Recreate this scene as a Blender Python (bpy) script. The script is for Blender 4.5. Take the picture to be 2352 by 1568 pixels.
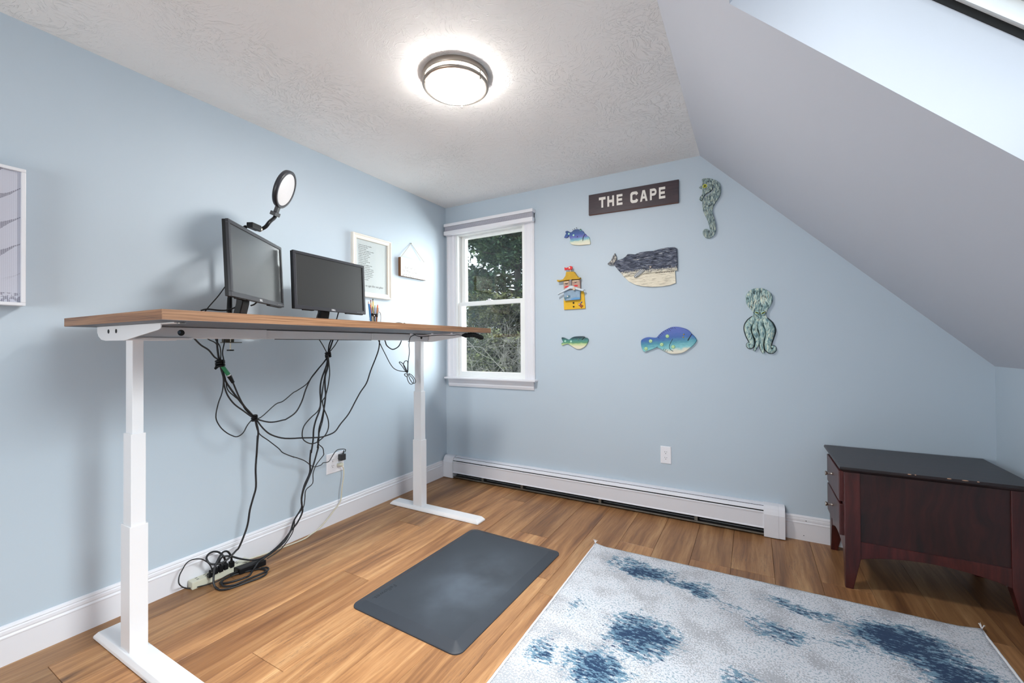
import bpy, bmesh, math, random
from mathutils import Vector, Matrix, noise
SC = bpy.context.scene
for _o in list(bpy.data.objects):
    bpy.data.objects.remove(_o)
R = random.Random(7)
PI = math.pi

# ------------------------------------------------------------------ camera
cam = bpy.data.cameras.new('camera')
cam_o = bpy.data.objects.new('camera', cam)
SC.collection.objects.link(cam_o)
_r = Vector((0.8701, 0.4928, -0.0062)).normalized()
_u = Vector((0.0096, -0.0043, 0.9999)); _u = (_u - _r * _u.dot(_r)).normalized()
_b = _r.cross(_u)
cam_o.matrix_world = Matrix(((_r.x, _u.x, _b.x, 2.4399), (_r.y, _u.y, _b.y, -3.0816), (_r.z, _u.z, _b.z, 1.1791), (0, 0, 0, 1)))
cam.sensor_width = 36.0
cam.lens = 971.99 / 2352 * 36.0
cam.clip_start = 0.05
cam.clip_end = 200
SC.camera = cam_o

# ------------------------------------------------------------------ sky, daylight, exposure
W = bpy.data.worlds.new('overcast_sky')
SC.world = W
W.use_nodes = True
nt = W.node_tree
nt.nodes.clear()
wo = nt.nodes.new('ShaderNodeOutputWorld')
bg = nt.nodes.new('ShaderNodeBackground')
bg.inputs['Color'].default_value = (0.80, 0.90, 1.0, 1)
bg.inputs['Strength'].default_value = 1.85
nt.links.new(bg.outputs[0], wo.inputs[0])

def area_light(name, loc, target, sx, sy, power, col=(1, 1, 1), portal=False, spread=PI):
    l = bpy.data.lights.new(name, 'AREA')
    l.shape = 'RECTANGLE'
    l.size = sx
    l.size_y = sy
    l.energy = power
    l.color = col
    l.spread = spread
    o = bpy.data.objects.new(name, l)
    SC.collection.objects.link(o)
    o.location = loc
    d = Vector(target) - Vector(loc)
    o.rotation_euler = d.to_track_quat('-Z', 'Y').to_euler()
    if portal:
        l.cycles.is_portal = True
    return o

# skylight daylight, plus added fill lamps behind the camera and outside the window
area_light('rear_fill_lamp', (1.35, -5.62, 1.0), (1.6, -3.0, 2.44), 1.1, 1.1, 47, (0.99, 0.985, 1.0))  # added lamp behind the camera, fills the room from the rear
area_light('daylight_skylight', (3.13, -2.16, 2.14), (2.43, -2.16, 1.44), 0.7, 0.75, 12, (0.95, 0.97, 1.0), spread=math.radians(68))
area_light('window_side_fill', (2.3, 3.0, 1.9), (0.35, -0.4, 1.1), 3.6, 4.4, 540, (0.96, 0.98, 1.0))  # added lamp out of view, strengthens window light on left wall and ceiling
area_light('portal_window', (0.5, 0.17, 1.55), (0.5, -2, 1.55), 0.7, 1.3, 1, portal=True)

SC.view_settings.view_transform = 'Standard'
SC.view_settings.look = 'None'
SC.view_settings.gamma = 1.0
SC.view_settings.use_curve_mapping = False
SC.view_settings.exposure = 0.72
try:
    SC.cycles.max_bounces = 8
    SC.cycles.diffuse_bounces = 4
    SC.cycles.glossy_bounces = 4
    SC.cycles.transmission_bounces = 6
    SC.cycles.transparent_max_bounces = 12
    SC.cycles.sample_clamp_indirect = 6
    SC.cycles.caustics_reflective = False
    SC.cycles.caustics_refractive = False
    SC.cycles.use_denoising = True
    SC.cycles.use_adaptive_sampling = True
    SC.cycles.adaptive_threshold = 0.025
except Exception:
    pass

# ------------------------------------------------------------------ materials
def s2l(c):
    return tuple(((x / 255) / 12.92 if x / 255 <= 0.04045 else ((x / 255 + 0.055) / 1.055) ** 2.4) for x in c[:3]) + (1,)

MATS = {}
class NB:
    """node helper"""
    def __init__(s, name):
        s.m = bpy.data.materials.new(name)
        s.m.use_nodes = True
        s.t = s.m.node_tree
        s.t.nodes.clear()
        s.out = s.t.nodes.new('ShaderNodeOutputMaterial')
        s.p = s.t.nodes.new('ShaderNodeBsdfPrincipled')
        s.t.links.new(s.p.outputs[0], s.out.inputs[0])
        MATS[name] = s.m
    def n(s, typ, **k):
        a = s.t.nodes.new('ShaderNode' + typ)
        for q, v in k.items():
            if q in ('op',):
                a.operation = v
            elif q == 'inp':
                for kk, vv in v.items():
                    s.set(a, kk, vv)
            else:
                setattr(a, q, v)
        return a
    def set(s, a, k, v):
        if isinstance(v, bpy.types.NodeSocket):
            s.t.links.new(v, a.inputs[k])
        else:
            a.inputs[k].default_value = v
    def math(s, op, a, b=0.0, c=None, clamp=False):
        m = s.t.nodes.new('ShaderNodeMath')
        m.operation = op
        m.use_clamp = clamp
        s.set(m, 0, a); s.set(m, 1, b)
        if c is not None:
            s.set(m, 2, c)
        return m.outputs[0]
    def mix(s, f, a, b, mode='MIX'):
        m = s.t.nodes.new('ShaderNodeMix')
        m.data_type = 'RGBA'
        m.blend_type = mode
        m.clamp_factor = True
        s.set(m, 0, f); s.set(m, 6, a); s.set(m, 7, b)
        return m.outputs[2]
    def coords(s, which='Object'):
        return s.t.nodes.new('ShaderNodeTexCoord').outputs[which]
    def mapping(s, v, scale=(1, 1, 1), loc=(0, 0, 0), rot=(0, 0, 0)):
        m = s.t.nodes.new('ShaderNodeMapping')
        s.set(m, 0, v)
        s.set(m, 'Location', loc); s.set(m, 'Rotation', rot); s.set(m, 'Scale', scale)
        return m.outputs[0]
    def noise(s, v, scale=5, detail=4, rough=0.5, dist=0.0, out=0):
        m = s.t.nodes.new('ShaderNodeTexNoise')
        s.set(m, 'Vector', v)
        m.inputs['Scale'].default_value = scale
        m.inputs['Detail'].default_value = detail
        m.inputs['Roughness'].default_value = rough
        m.inputs['Distortion'].default_value = dist
        return m.outputs[out]
    def ramp(s, f, stops, interp='LINEAR'):
        r = s.t.nodes.new('ShaderNodeValToRGB')
        s.set(r, 0, f)
        cr = r.color_ramp
        cr.interpolation = interp
        cr.elements[0].position = stops[0][0]; cr.elements[0].color = stops[0][1]
        cr.elements[1].position = stops[-1][0]; cr.elements[1].color = stops[-1][1]
        for p, c in stops[1:-1]:
            e = cr.elements.new(p); e.color = c
        return r.outputs[0]
    def step(s, f, lo, hi):
        m = s.t.nodes.new('ShaderNodeMapRange')
        s.set(m, 0, f)
        m.inputs[1].default_value = lo; m.inputs[2].default_value = hi
        m.interpolation_type = 'SMOOTHSTEP'
        return m.outputs[0]
    def bump(s, h, strength=0.3, dist=0.01):
        b = s.t.nodes.new('ShaderNodeBump')
        b.inputs['Strength'].default_value = strength
        b.inputs['Distance'].default_value = dist
        s.set(b, 'Height', h)
        s.t.links.new(b.outputs[0], s.p.inputs['Normal'])

def simple(name, rgb, rough=0.5, metal=0.0, spec=0.5, var=0.04, vscale=12.0, bump=0.0, bscale=60.0, coat=0.0):
    if name in MATS:
        return MATS[name]
    b = NB(name)
    c = s2l(rgb)
    co = b.coords()
    n = b.noise(co, vscale, 3)
    lo = tuple(max(0, x * (1 - var)) for x in c[:3]) + (1,)
    hi = tuple(min(1, x * (1 + var)) for x in c[:3]) + (1,)
    b.set(b.p, 'Base Color', b.mix(n, lo, hi))
    b.p.inputs['Roughness'].default_value = rough
    b.p.inputs['Metallic'].default_value = metal
    b.p.inputs['Specular IOR Level'].default_value = spec
    b.p.inputs['Coat Weight'].default_value = coat
    if bump:
        b.bump(b.noise(co, bscale, 3), bump, 0.002)
    return b.m

def wall_mat(name, rgb, rough=0.55):
    b = NB(name)
    c = s2l(rgb)
    co = b.coords()
    b.set(b.p, 'Base Color', b.mix(b.noise(co, 1.3, 3), tuple(x * .985 for x in c[:3]) + (1,), tuple(min(1, x * 1.015) for x in c[:3]) + (1,)))
    b.p.inputs['Roughness'].default_value = rough
    b.p.inputs['Specular IOR Level'].default_value = 0.35
    b.bump(b.noise(co, 140, 3), 0.05, 0.002)
    return b.m

M_wall = wall_mat('blue_wall_paint', (186, 200, 212))
M_slope = wall_mat('wall_paint_bounce_tint', (195, 198, 207))  # same paint as the walls, warm floor bounce mixed into the colour
def ceiling_mat():
    b = NB('stippled_ceiling_plaster')
    co = b.coords()
    b.set(b.p, 'Base Color', b.mix(b.noise(co, 2, 2), s2l((238, 237, 237)), s2l((242, 241, 240))))
    b.p.inputs['Roughness'].default_value = 0.8
    # brushed crow's-foot strokes: short curved ridges whose direction drifts
    warp = b.noise(co, 3.2, 2, out=1)
    wv = b.n('VectorMath', operation='SCALE'); b.set(wv, 0, warp); wv.inputs['Scale'].default_value = 0.55
    ad = b.n('VectorMath', operation='ADD'); b.set(ad, 0, co); b.set(ad, 1, wv.outputs[0])
    s1 = b.noise(b.mapping(ad.outputs[0], (26, 95, 40)), 1, 4, 0.6, 0.5)
    s2_ = b.noise(b.mapping(ad.outputs[0], (95, 30, 40), rot=(0, 0, 0.7)), 1, 4, 0.6, 0.5)
    h = b.math('MAXIMUM', s1, s2_)
    h = b.step(h, 0.54, 0.72)
    area = b.step(b.noise(co, 1.6, 2), 0.30, 0.62)
    h = b.math('MULTIPLY', h, b.math('MULTIPLY_ADD', area, 0.75, 0.25))
    b.bump(h, 0.75, 0.0035)
    return b.m
M_ceil = ceiling_mat()
M_trim = simple('white_trim_paint', (226, 226, 232), 0.35, var=0.01)
M_sash = simple('white_vinyl', (236, 238, 238), 0.3, var=0.01)
M_heater = simple('white_enamel', (224, 225, 232), 0.35, var=0.015, vscale=5)
M_black = simple('black_gap', (16, 16, 17), 0.8)
M_metal_dark = simple('dull_aluminium', (120, 118, 112), 0.45, metal=0.8, var=0.3, vscale=30)
M_powder = simple('white_powder_coat', (230, 230, 233), 0.42, var=0.01, bump=0.03, bscale=900)
M_hole = simple('bracket_hole_black', (9, 9, 10), 0.6)
M_cable = simple('black_cable_rubber', (24, 25, 29), 0.45, var=0.1)
M_plastic = simple('black_plastic', (18, 19, 22), 0.42, spec=0.25, var=0.08, bump=0.02, bscale=500)
M_bezel = simple('charcoal_bezel', (46, 47, 53), 0.36, spec=0.4, var=0.05)
M_steel = simple('brushed_steel', (168, 160, 148), 0.32, metal=1.0, var=0.05)
M_nickel = simple('brushed_nickel', (176, 166, 156), 0.36, metal=0.9, var=0.05)
M_white_plastic = simple('white_plastic', (232, 232, 238), 0.3, var=0.01)
M_cream_plastic = simple('cream_plastic', (204, 202, 184), 0.4, var=0.03)
M_under = simple('dark_grey_laminate', (92, 92, 98), 0.5, var=0.04)

def screen_mat(name, rough, rgb, coat=1.0):
    b = NB(name)
    b.set(b.p, 'Base Color', s2l(rgb))
    b.p.inputs['Roughness'].default_value = rough
    b.p.inputs['Specular IOR Level'].default_value = 0.5
    b.p.inputs['Coat Weight'].default_value = coat
    b.p.inputs['Coat IOR'].default_value = 1.8
    b.p.inputs['Coat Roughness'].default_value = 0.17
    return b.m
M_screen = screen_mat('satin_black_screen', 0.3, (26, 27, 28))
M_screen_far = screen_mat('matte_black_screen', 0.5, (22, 23, 24), 0.0)

def glass_mat(name, tint=(1, 1, 1, 1), f0=0.06):
    m = bpy.data.materials.new(name)
    m.use_nodes = True
    t = m.node_tree
    t.nodes.clear()
    o = t.nodes.new('ShaderNodeOutputMaterial')
    mx = t.nodes.new('ShaderNodeMixShader')
    tr = t.nodes.new('ShaderNodeBsdfTransparent')
    tr.inputs[0].default_value = tint
    gl = t.nodes.new('ShaderNodeBsdfGlossy')
    gl.inputs['Roughness'].default_value = 0.01
    lw = t.nodes.new('ShaderNodeFresnel')
    ge = t.nodes.new('ShaderNodeNewGeometry')
    mr = t.nodes.new('ShaderNodeMapRange')
    mr.inputs[3].default_value = 1.5
    mr.inputs[4].default_value = 1 / 1.5
    t.links.new(ge.outputs['Backfacing'], mr.inputs[0])
    t.links.new(mr.outputs[0], lw.inputs['IOR'])
    t.links.new(lw.outputs[0], mx.inputs[0])
    t.links.new(tr.outputs[0], mx.inputs[1])
    t.links.new(gl.outputs[0], mx.inputs[2])
    t.links.new(mx.outputs[0], o.inputs[0])
    return m
M_glass = glass_mat('window_glass', (0.94, 0.96, 0.95, 1))
M_cupglass = glass_mat('clear_cup_glass', (0.9, 0.92, 0.93, 1))

def plank_mat():
    b = NB('oiled_acacia_plank')
    co = b.coords()
    oi = b.t.nodes.new('ShaderNodeObjectInfo')
    off = b.n('CombineXYZ')
    b.set(off, 0, b.math('MULTIPLY', oi.outputs['Random'], 37.0))
    b.set(off, 1, b.math('MULTIPLY', oi.outputs['Random'], 91.0))
    v = b.n('VectorMath', operation='ADD'); b.set(v, 0, co); b.set(v, 1, off.outputs[0])
    v = v.outputs[0]
    warp = b.noise(b.mapping(v, (3.0, 1.1, 1)), 1, 3, out=1)
    wsc = b.n('VectorMath', operation='MULTIPLY'); b.set(wsc, 0, warp); wsc.inputs[1].default_value = (0.10, 0.25, 0)
    v2 = b.n('VectorMath', operation='ADD'); b.set(v2, 0, v); b.set(v2, 1, wsc.outputs[0]); v2 = v2.outputs[0]
    broad = b.noise(b.mapping(v2, (11, 0.9, 1)), 1, 4, 0.55)
    mid = b.noise(b.mapping(v2, (55, 2.2, 1)), 1, 5, 0.6)
    fine = b.noise(b.mapping(v2, (420, 14, 1)), 1, 3, 0.6)
    g = b.math('ADD', b.math('MULTIPLY', broad, 0.62), b.math('MULTIPLY', mid, 0.38))
    col = b.ramp(g, [(0.33, s2l((108, 72, 46))), (0.44, s2l((148, 103, 66))), (0.54, s2l((178, 130, 86))), (0.66, s2l((206, 162, 115)))])
    col = b.mix(1.0, col, oi.outputs['Color'], 'MULTIPLY')
    col = b.mix(b.math('MULTIPLY', b.step(fine, 0.46, 0.72), 0.42), col, s2l((116, 80, 52)))
    # knots
    vo = b.n('TexVoronoi'); b.set(vo, 'Vector', b.mapping(v2, (5.5, 2.0, 1))); vo.inputs['Scale'].default_value = 1.0
    kd = vo.outputs['Distance']
    sel = b.n('SeparateColor'); b.set(sel, 0, vo.outputs['Color'])
    ks = b.math('GREATER_THAN', sel.outputs[0], 0.60)
    k1 = b.math('MULTIPLY', b.math('SUBTRACT', 1.0, b.step(kd, 0.03, 0.16)), ks)
    kn = b.math('MULTIPLY', k1, b.math('MULTIPLY_ADD', b.noise(b.mapping(v, (120, 40, 1)), 1, 3), 1.2, 0.1), clamp=True)
    col = b.mix(b.math('MULTIPLY', kn, 0.85), col, s2l((74, 52, 40)))
    # fine dark checks along the grain
    ck = b.noise(b.mapping(v2, (26, 0.8, 1)), 1, 6, 0.7, 0.4)
    ckl = b.math('SUBTRACT', 1.0, b.step(b.math('ABSOLUTE', b.math('SUBTRACT', ck, 0.5)), 0.0, 0.006))
    cks = b.step(b.noise(b.mapping(v, (4, 1.3, 1)), 1, 2), 0.54, 0.60)
    ck2 = b.math('MULTIPLY', ckl, cks)
    col = b.mix(b.math('MULTIPLY', ck2, 0.75), col, s2l((66, 58, 58)))
    b.set(b.p, 'Base Color', col)
    b.set(b.p, 'Roughness', b.math('MULTIPLY_ADD', g, 0.12, 0.33))
    b.p.inputs['Specular IOR Level'].default_value = 0.4
    h = b.math('SUBTRACT', b.math('MULTIPLY', mid, 0.4), b.math('MULTIPLY', ck2, 0.7))
    b.bump(h, 0.12, 0.002)
    return b.m
M_plank = plank_mat()

def wood_mat(name, stops, scale=(2.2, 60, 60), rough=0.4, coat=0.0, bump=0.08, dist=0.1):
    b = NB(name)
    v = b.coords()
    w = b.noise(b.mapping(v, (3, 3, 3)), 1, 3, out=1)
    ws = b.n('VectorMath', operation='SCALE'); b.set(ws, 0, w); ws.inputs['Scale'].default_value = dist
    v2 = b.n('VectorMath', operation='ADD'); b.set(v2, 0, v); b.set(v2, 1, ws.outputs[0])
    g = b.noise(b.mapping(v2.outputs[0], scale), 1, 5, 0.62)
    col = b.ramp(g, [(p, s2l(c)) for p, c in stops])
    b.set(b.p, 'Base Color', col)
    b.p.inputs['Roughness'].default_value = rough
    b.p.inputs['Coat Weight'].default_value = coat
    b.p.inputs['Coat Roughness'].default_value = 0.25
    b.bump(g, bump, 0.002)
    return b.m
M_desk = wood_mat('oak_laminate', [(0.30, (104, 72, 50)), (0.48, (146, 106, 76)), (0.70, (176, 134, 100))], (60, 3, 260), 0.45, dist=.012)
M_desk_end = wood_mat('oak_laminate_end', [(0.30, (96, 66, 46)), (0.48, (140, 100, 70)), (0.70, (166, 126, 92))], (3, 60, 260), 0.45, dist=.012)
M_cherry = wood_mat('dark_cherry_veneer', [(0.28, (20, 8, 9)), (0.5, (46, 18, 18)), (0.74, (66, 28, 25))], (24, 24, 1.8), 0.4, 0.08, 0.12, 0.16)
M_cherry_x = wood_mat('dark_cherry_top', [(0.28, (18, 12, 14)), (0.5, (32, 20, 22)), (0.74, (46, 28, 29))], (1.4, 34, 30), 0.42, 0.15, 0.14, 0.08)
M_cherry_leg = wood_mat('dark_cherry_solid', [(0.28, (34, 12, 12)), (0.5, (66, 23, 22)), (0.74, (90, 36, 33))], (30, 30, 2.2), 0.38, 0.12, 0.08, 0.06)
M_chip = simple('bare_wood_chip', (206, 160, 130), 0.7)

# ------------------------------------------------------------------ mesh helpers
COL = SC.collection
def link(o):
    COL.objects.link(o)
    return o
def empty(name, loc=(0, 0, 0), rot=(0, 0, 0), mat=None):
    o = bpy.data.objects.new(name, None)
    o.empty_display_size = 0.05
    link(o)
    if mat is not None:
        o.matrix_world = mat
    else:
        o.location = loc
        o.rotation_euler = rot
    return o
def tag(o, label, cat, group=None, kind=None):
    if label: o['label'] = label
    if cat: o['category'] = cat
    if group: o['group'] = group
    if kind: o['kind'] = kind
    return o

class MB:
    """collects geometry for ONE object"""
    def __init__(s):
        s.v = []; s.f = []; s.m = []; s.sm = []; s.mats = []
    def _mi(s, mat):
        if mat is None: return 0
        if mat not in s.mats: s.mats.append(mat)
        return s.mats.index(mat)
    def add(s, vs, fs, mat=None, smooth=False, xf=None):
        o = len(s.v)
        if xf is not None:
            vs = [xf @ Vector(v) for v in vs]
        s.v += [tuple(v) for v in vs]
        i = s._mi(mat)
        for f in fs:
            s.f.append([o + q for q in f]); s.m.append(i); s.sm.append(smooth)
        return s
    def box(s, x0, x1, y0, y1, z0, z1, mat=None, xf=None):
        vs = [(x0, y0, z0), (x1, y0, z0), (x1, y1, z0), (x0, y1, z0), (x0, y0, z1), (x1, y0, z1), (x1, y1, z1), (x0, y1, z1)]
        return s.add(vs, [(0, 3, 2, 1), (4, 5, 6, 7), (0, 1, 5, 4), (1, 2, 6, 5), (2, 3, 7, 6), (3, 0, 4, 7)], mat, False, xf)
    def cbox(s, x0, x1, y0, y1, z0, z1, c=0.003, mat=None, xf=None):
        """box with all edges chamfered by c"""
        b = bmesh.new()
        vs = [b.verts.new(p) for p in [(x0, y0, z0), (x1, y0, z0), (x1, y1, z0), (x0, y1, z0), (x0, y0, z1), (x1, y0, z1), (x1, y1, z1), (x0, y1, z1)]]
        for f in [(0, 3, 2, 1), (4, 5, 6, 7), (0, 1, 5, 4), (1, 2, 6, 5), (2, 3, 7, 6), (3, 0, 4, 7)]:
            b.faces.new([vs[i] for i in f])
        bmesh.ops.bevel(b, geom=list(b.edges), offset=c, segments=2, profile=0.6, affect='EDGES')
        return s.bm(b, mat, xf)
    def bm(s, b, mat=None, xf=None, smooth=False):
        b.verts.index_update()
        s.add([v.co.copy() for v in b.verts], [[v.index for v in f.verts] for f in b.faces], mat, smooth, xf)
        b.free()
        return s
    def prism(s, pts, axis, a, c, mat=None, bevel=0.0, xf=None, seg=2, only_front=False):
        """extrude a 2-D polygon along axis from a to c. axis x:(y,z) y:(x,z) z:(x,y)"""
        area = sum(pts[i][0] * pts[(i + 1) % len(pts)][1] - pts[(i + 1) % len(pts)][0] * pts[i][1] for i in range(len(pts)))
        if area < 0: pts = pts[::-1]
        def P3(p, t):
            return {'x': (t, p[0], p[1]), 'y': (p[0], t, p[1]), 'z': (p[0], p[1], t)}[axis]
        b = bmesh.new()
        A = [b.verts.new(P3(p, a)) for p in pts]
        C = [b.verts.new(P3(p, c)) for p in pts]
        f1 = b.faces.new(A); f2 = b.faces.new(C)
        n = len(pts)
        for i in range(n):
            b.faces.new((A[i], A[(i + 1) % n], C[(i + 1) % n], C[i]))
        bmesh.ops.recalc_face_normals(b, faces=list(b.faces))
        if bevel:
            es = list(f1.edges) if only_front else list(f1.edges) + list(f2.edges)
            bmesh.ops.bevel(b, geom=es, offset=bevel, segments=seg, profile=0.5, affect='EDGES', clamp_overlap=True)
        bmesh.ops.triangulate(b, faces=[f for f in b.faces if len(f.verts) > 4])
        return s.bm(b, mat, xf)
    def tube(s, pts, r, n=8, mat=None, cap=True, xf=None, flat=None, closed=False):
        """tube along points; r a number or a list; flat=(axis vector, factor) squashes the section"""
        P = [Vector(p) for p in pts]
        N = len(P)
        rs = r if isinstance(r, (list, tuple)) else [r] * N
        T = []
        for i in range(N):
            a = P[max(i - 1, 0)]; c = P[min(i + 1, N - 1)]
            d = c - a
            T.append(d.normalized() if d.length > 1e-9 else Vector((0, 0, 1)))
        up = Vector((0, 0, 1)) if abs(T[0].z) < 0.9 else Vector((1, 0, 0))
        nrm = (up - T[0] * up.dot(T[0])).normalized()
        vs = []; fs = []
        for i in range(N):
            nrm = nrm - T[i] * nrm.dot(T[i])
            if nrm.length < 1e-6:
                nrm = T[i].orthogonal()
            nrm.normalize()
            bi = T[i].cross(nrm)
            for k in range(n):
                a = 2 * PI * k / n
                d = (nrm * math.cos(a) + bi * math.sin(a)) * rs[i]
                if flat:
                    ax, fac = flat
                    d = d - ax * d.dot(ax) * (1 - fac)
                vs.append(P[i] + d)
        for i in range(N - 1):
            for k in range(n):
                fs.append((i * n + k, i * n + (k + 1) % n, (i + 1) * n + (k + 1) % n, (i + 1) * n + k))
        s.add(vs, fs, mat, True, xf)
        if cap and not closed:
            s.add(vs[:n], [tuple(range(n))[::-1]], mat, False, xf)
            s.add(vs[-n:], [tuple(range(n))], mat, False, xf)
        return s
    def cyl(s, p0, p1, r0, r1=None, n=16, mat=None, xf=None, flat_smooth=True):
        r1 = r0 if r1 is None else r1
        return s.tube([p0, p1], [r0, r1], n, mat, True, xf)
    def lathe(s, prof, n=32, mat=None, xf=None, smooth=True):
        vs = []; fs = []
        for r, z in prof:
            for k in range(n):
                a = 2 * PI * k / n
                vs.append((r * math.cos(a), r * math.sin(a), z))
        for i in range(len(prof) - 1):
            for k in range(n):
                fs.append((i * n + k, i * n + (k + 1) % n, (i + 1) * n + (k + 1) % n, (i + 1) * n + k))
        s.add(vs, fs, mat, smooth, xf)
        return s
    def ball(s, c, rx, ry=None, rz=None, n=12, m=8, mat=None, xf=None):
        ry = rx if ry is None else ry; rz = rx if rz is None else rz
        vs = []; fs = []
        for i in range(m + 1):
            t = PI * i / m
            for k in range(n):
                a = 2 * PI * k / n
                vs.append((c[0] + rx * math.sin(t) * math.cos(a), c[1] + ry * math.sin(t) * math.sin(a), c[2] + rz * math.cos(t)))
        for i in range(m):
            for k in range(n):
                fs.append((i * n + k, (i + 1) * n + k, (i + 1) * n + (k + 1) % n, i * n + (k + 1) % n))
        return s.add(vs, fs, mat, True, xf)
    def build(s, name, mat=None, parent=None, loc=None, kind=None, label=None, mesh_only=False):
        me = bpy.data.meshes.new(name)
        me.from_pydata([tuple(v) for v in s.v], [], s.f)
        if mat is not None:
            me.materials.append(mat)
        else:
            for m in s.mats: me.materials.append(m)
            me.polygons.foreach_set('material_index', s.m)
        me.polygons.foreach_set('use_smooth', s.sm)
        me.update()
        if mesh_only: return me
        o = bpy.data.objects.new(name, me)
        link(o)
        if parent is not None: o.parent = parent
        if loc is not None: o.location = loc
        if kind: o['kind'] = kind
        if label: o['label'] = label
        return o

def islands(mb):
    par = list(range(len(mb.v)))
    def fd(a):
        while par[a] != a:
            par[a] = par[par[a]]; a = par[a]
        return a
    # vertices at one place count as joined
    seen = {}
    for i, v in enumerate(mb.v):
        k = (round(v[0], 5), round(v[1], 5), round(v[2], 5))
        if k in seen: par[fd(i)] = fd(seen[k])
        else: seen[k] = i
    for f in mb.f:
        for q in f[1:]: par[fd(q)] = fd(f[0])
    out = {}
    for f, m, sm in zip(mb.f, mb.m, mb.sm):
        out.setdefault(fd(f[0]), []).append((f, m, sm))
    res = []
    for g in out.values():
        n = MB(); n.mats = mb.mats; mp = {}
        for f, m, sm in g:
            nf = []
            for q in f:
                if q not in mp: mp[q] = len(n.v); n.v.append(mb.v[q])
                nf.append(mp[q])
            n.f.append(nf); n.m.append(m); n.sm.append(sm)
        res.append(n)
    return res

def struct(name, mb, mat, parent=None, **k):
    return mb.build(name, mat, parent, kind='structure', **k)

def smooth_path(pts, sub=5):
    """Catmull-Rom through the points"""
    P = [Vector(p) for p in pts]
    out = []
    for i in range(len(P) - 1):
        p0 = P[max(i - 1, 0)]; p1 = P[i]; p2 = P[i + 1]; p3 = P[min(i + 2, len(P) - 1)]
        for k in range(sub):
            t = k / sub
            out.append(0.5 * ((2 * p1) + (p2 - p0) * t + (2 * p0 - 5 * p1 + 4 * p2 - p3) * t * t + (3 * p1 - p0 - 3 * p2 + p3) * t ** 3))
    out.append(P[-1])
    return out

def text_obj(name, s, size, M, mat, parent, extrude=0.0003, shear=0.0, offset=0.0, align='LEFT', spacing=1.0, line=1.0):
    c = bpy.data.curves.new('lettering', 'FONT')
    c.body = s
    c.size = size
    c.extrude = extrude
    c.offset = offset
    c.shear = shear
    c.align_x = align
    c.space_character = spacing
    c.space_line = line
    c.resolution_u = 3
    t = bpy.data.objects.new('lettering_tmp', c)
    COL.objects.link(t)
    dg = bpy.context.evaluated_depsgraph_get()
    me = bpy.data.meshes.new_from_object(t.evaluated_get(dg))
    bpy.data.objects.remove(t)
    me.materials.clear()
    me.materials.append(mat)
    me.transform(M)
    me.name = name
    o = bpy.data.objects.new(name, me)
    link(o)
    o.parent = parent
    return o
def basis(origin, xdir, ydir):
    x = Vector(xdir).normalized(); y = Vector(ydir).normalized(); z = x.cross(y)
    return Matrix(((x.x, y.x, z.x, origin[0]), (x.y, y.y, z.y, origin[1]), (x.z, y.z, z.z, origin[2]), (0, 0, 0, 1)))

# ------------------------------------------------------------------ the room
H = 2.44; XF = 2.1499; KX = 3.5149; KZ = 1.0555; YB = -5.4
WT = 0.14

# floor and its planks
fl = struct('floor', MB().box(-0.05, KX + 0.1, YB - 0.05, 0.05, -0.06, -0.0152), M_black)
seams = [0.0] + [0.1605 + 0.1975 * i for i in range(17)] + [KX]
fixed = {0: [-1.9, -3.6], 1: [-0.75, -2.56, -3.9], 2: [-0.97, -2.75], 3: [-1.579, -3.2], 4: [-0.268, -2.15, -3.9], 5: [-1.45, -3.3],
         6: [-0.72, -2.5], 7: [-1.137, -3.0], 8: [-1.257, -3.3], 9: [-0.55, -2.3], 10: [-1.75, -3.5]}
tones = {(0, 0): .80, (0, 1): .74, (1, 0): .72, (1, 1): 1.02, (1, 2): .70, (2, 0): .86, (2, 1): 1.10, (3, 0): 1.12, (3, 1): .70, (3, 2): .9,
         (4, 0): .74, (4, 1): 1.02, (4, 2): 1.06, (5, 0): .93, (5, 1): 1.0, (6, 0): .82, (6, 1): 1.0, (7, 0): .84, (7, 1): .98,
         (8, 0): .80, (8, 1): .96, (9, 0): .82, (10, 0): .78, (11, 0): .76, (12, 0): .74, (13, 0): .82, (14, 0): .78, (15, 0): .70, (16, 0): .66, (17, 0): .66}
def plank_mesh(w, l):
    c = 0.0011; t = 0.015; g = 0.0005
    vs = []
    for (ix, z) in ((0, -t), (0, -c), (c, 0)):
        vs += [(g + ix, g + ix, z), (w - g - ix, g + ix, z), (w - g - ix, l - g - ix, z), (g + ix, l - g - ix, z)]
    fs = [(8, 9, 10, 11)]
    for k in (0, 4):
        for i in range(4):
            fs.append((k + i, k + (i + 1) % 4, k + 4 + (i + 1) % 4, k + 4 + i))
    return MB().add(vs, fs)
for i in range(len(seams) - 1):
    x0, x1 = seams[i], seams[i + 1]
    if x1 - x0 < 0.01: continue
    js = fixed.get(i)
    if js is None:
        js = []; y = -R.uniform(0.5, 1.7)
        while y > YB + 0.4:
            js.append(y); y -= R.uniform(1.4, 2.1)
    ys = [0.0] + js + [YB]
    for j in range(len(ys) - 1):
        y1, y0 = ys[j], ys[j + 1]
        o = plank_mesh(x1 - x0, y1 - y0).build('plank', M_plank, fl, (x0, y0, 0))
        k = tones.get((i, j), R.uniform(0.74, 1.05))
        h = R.uniform(-0.03, 0.03)
        if (i, j) == (3, 1): h = 0.10
        o.color = (k * (1 + h * .5), k * (1 - h * .3), k * (1 - h), 1)

# walls
def ppl(o, a, b): return o
wl = MB().box(-WT, 0, YB - WT, WT, -0.06, H + 0.1)
struct('wall_left', wl, M_wall)
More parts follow.
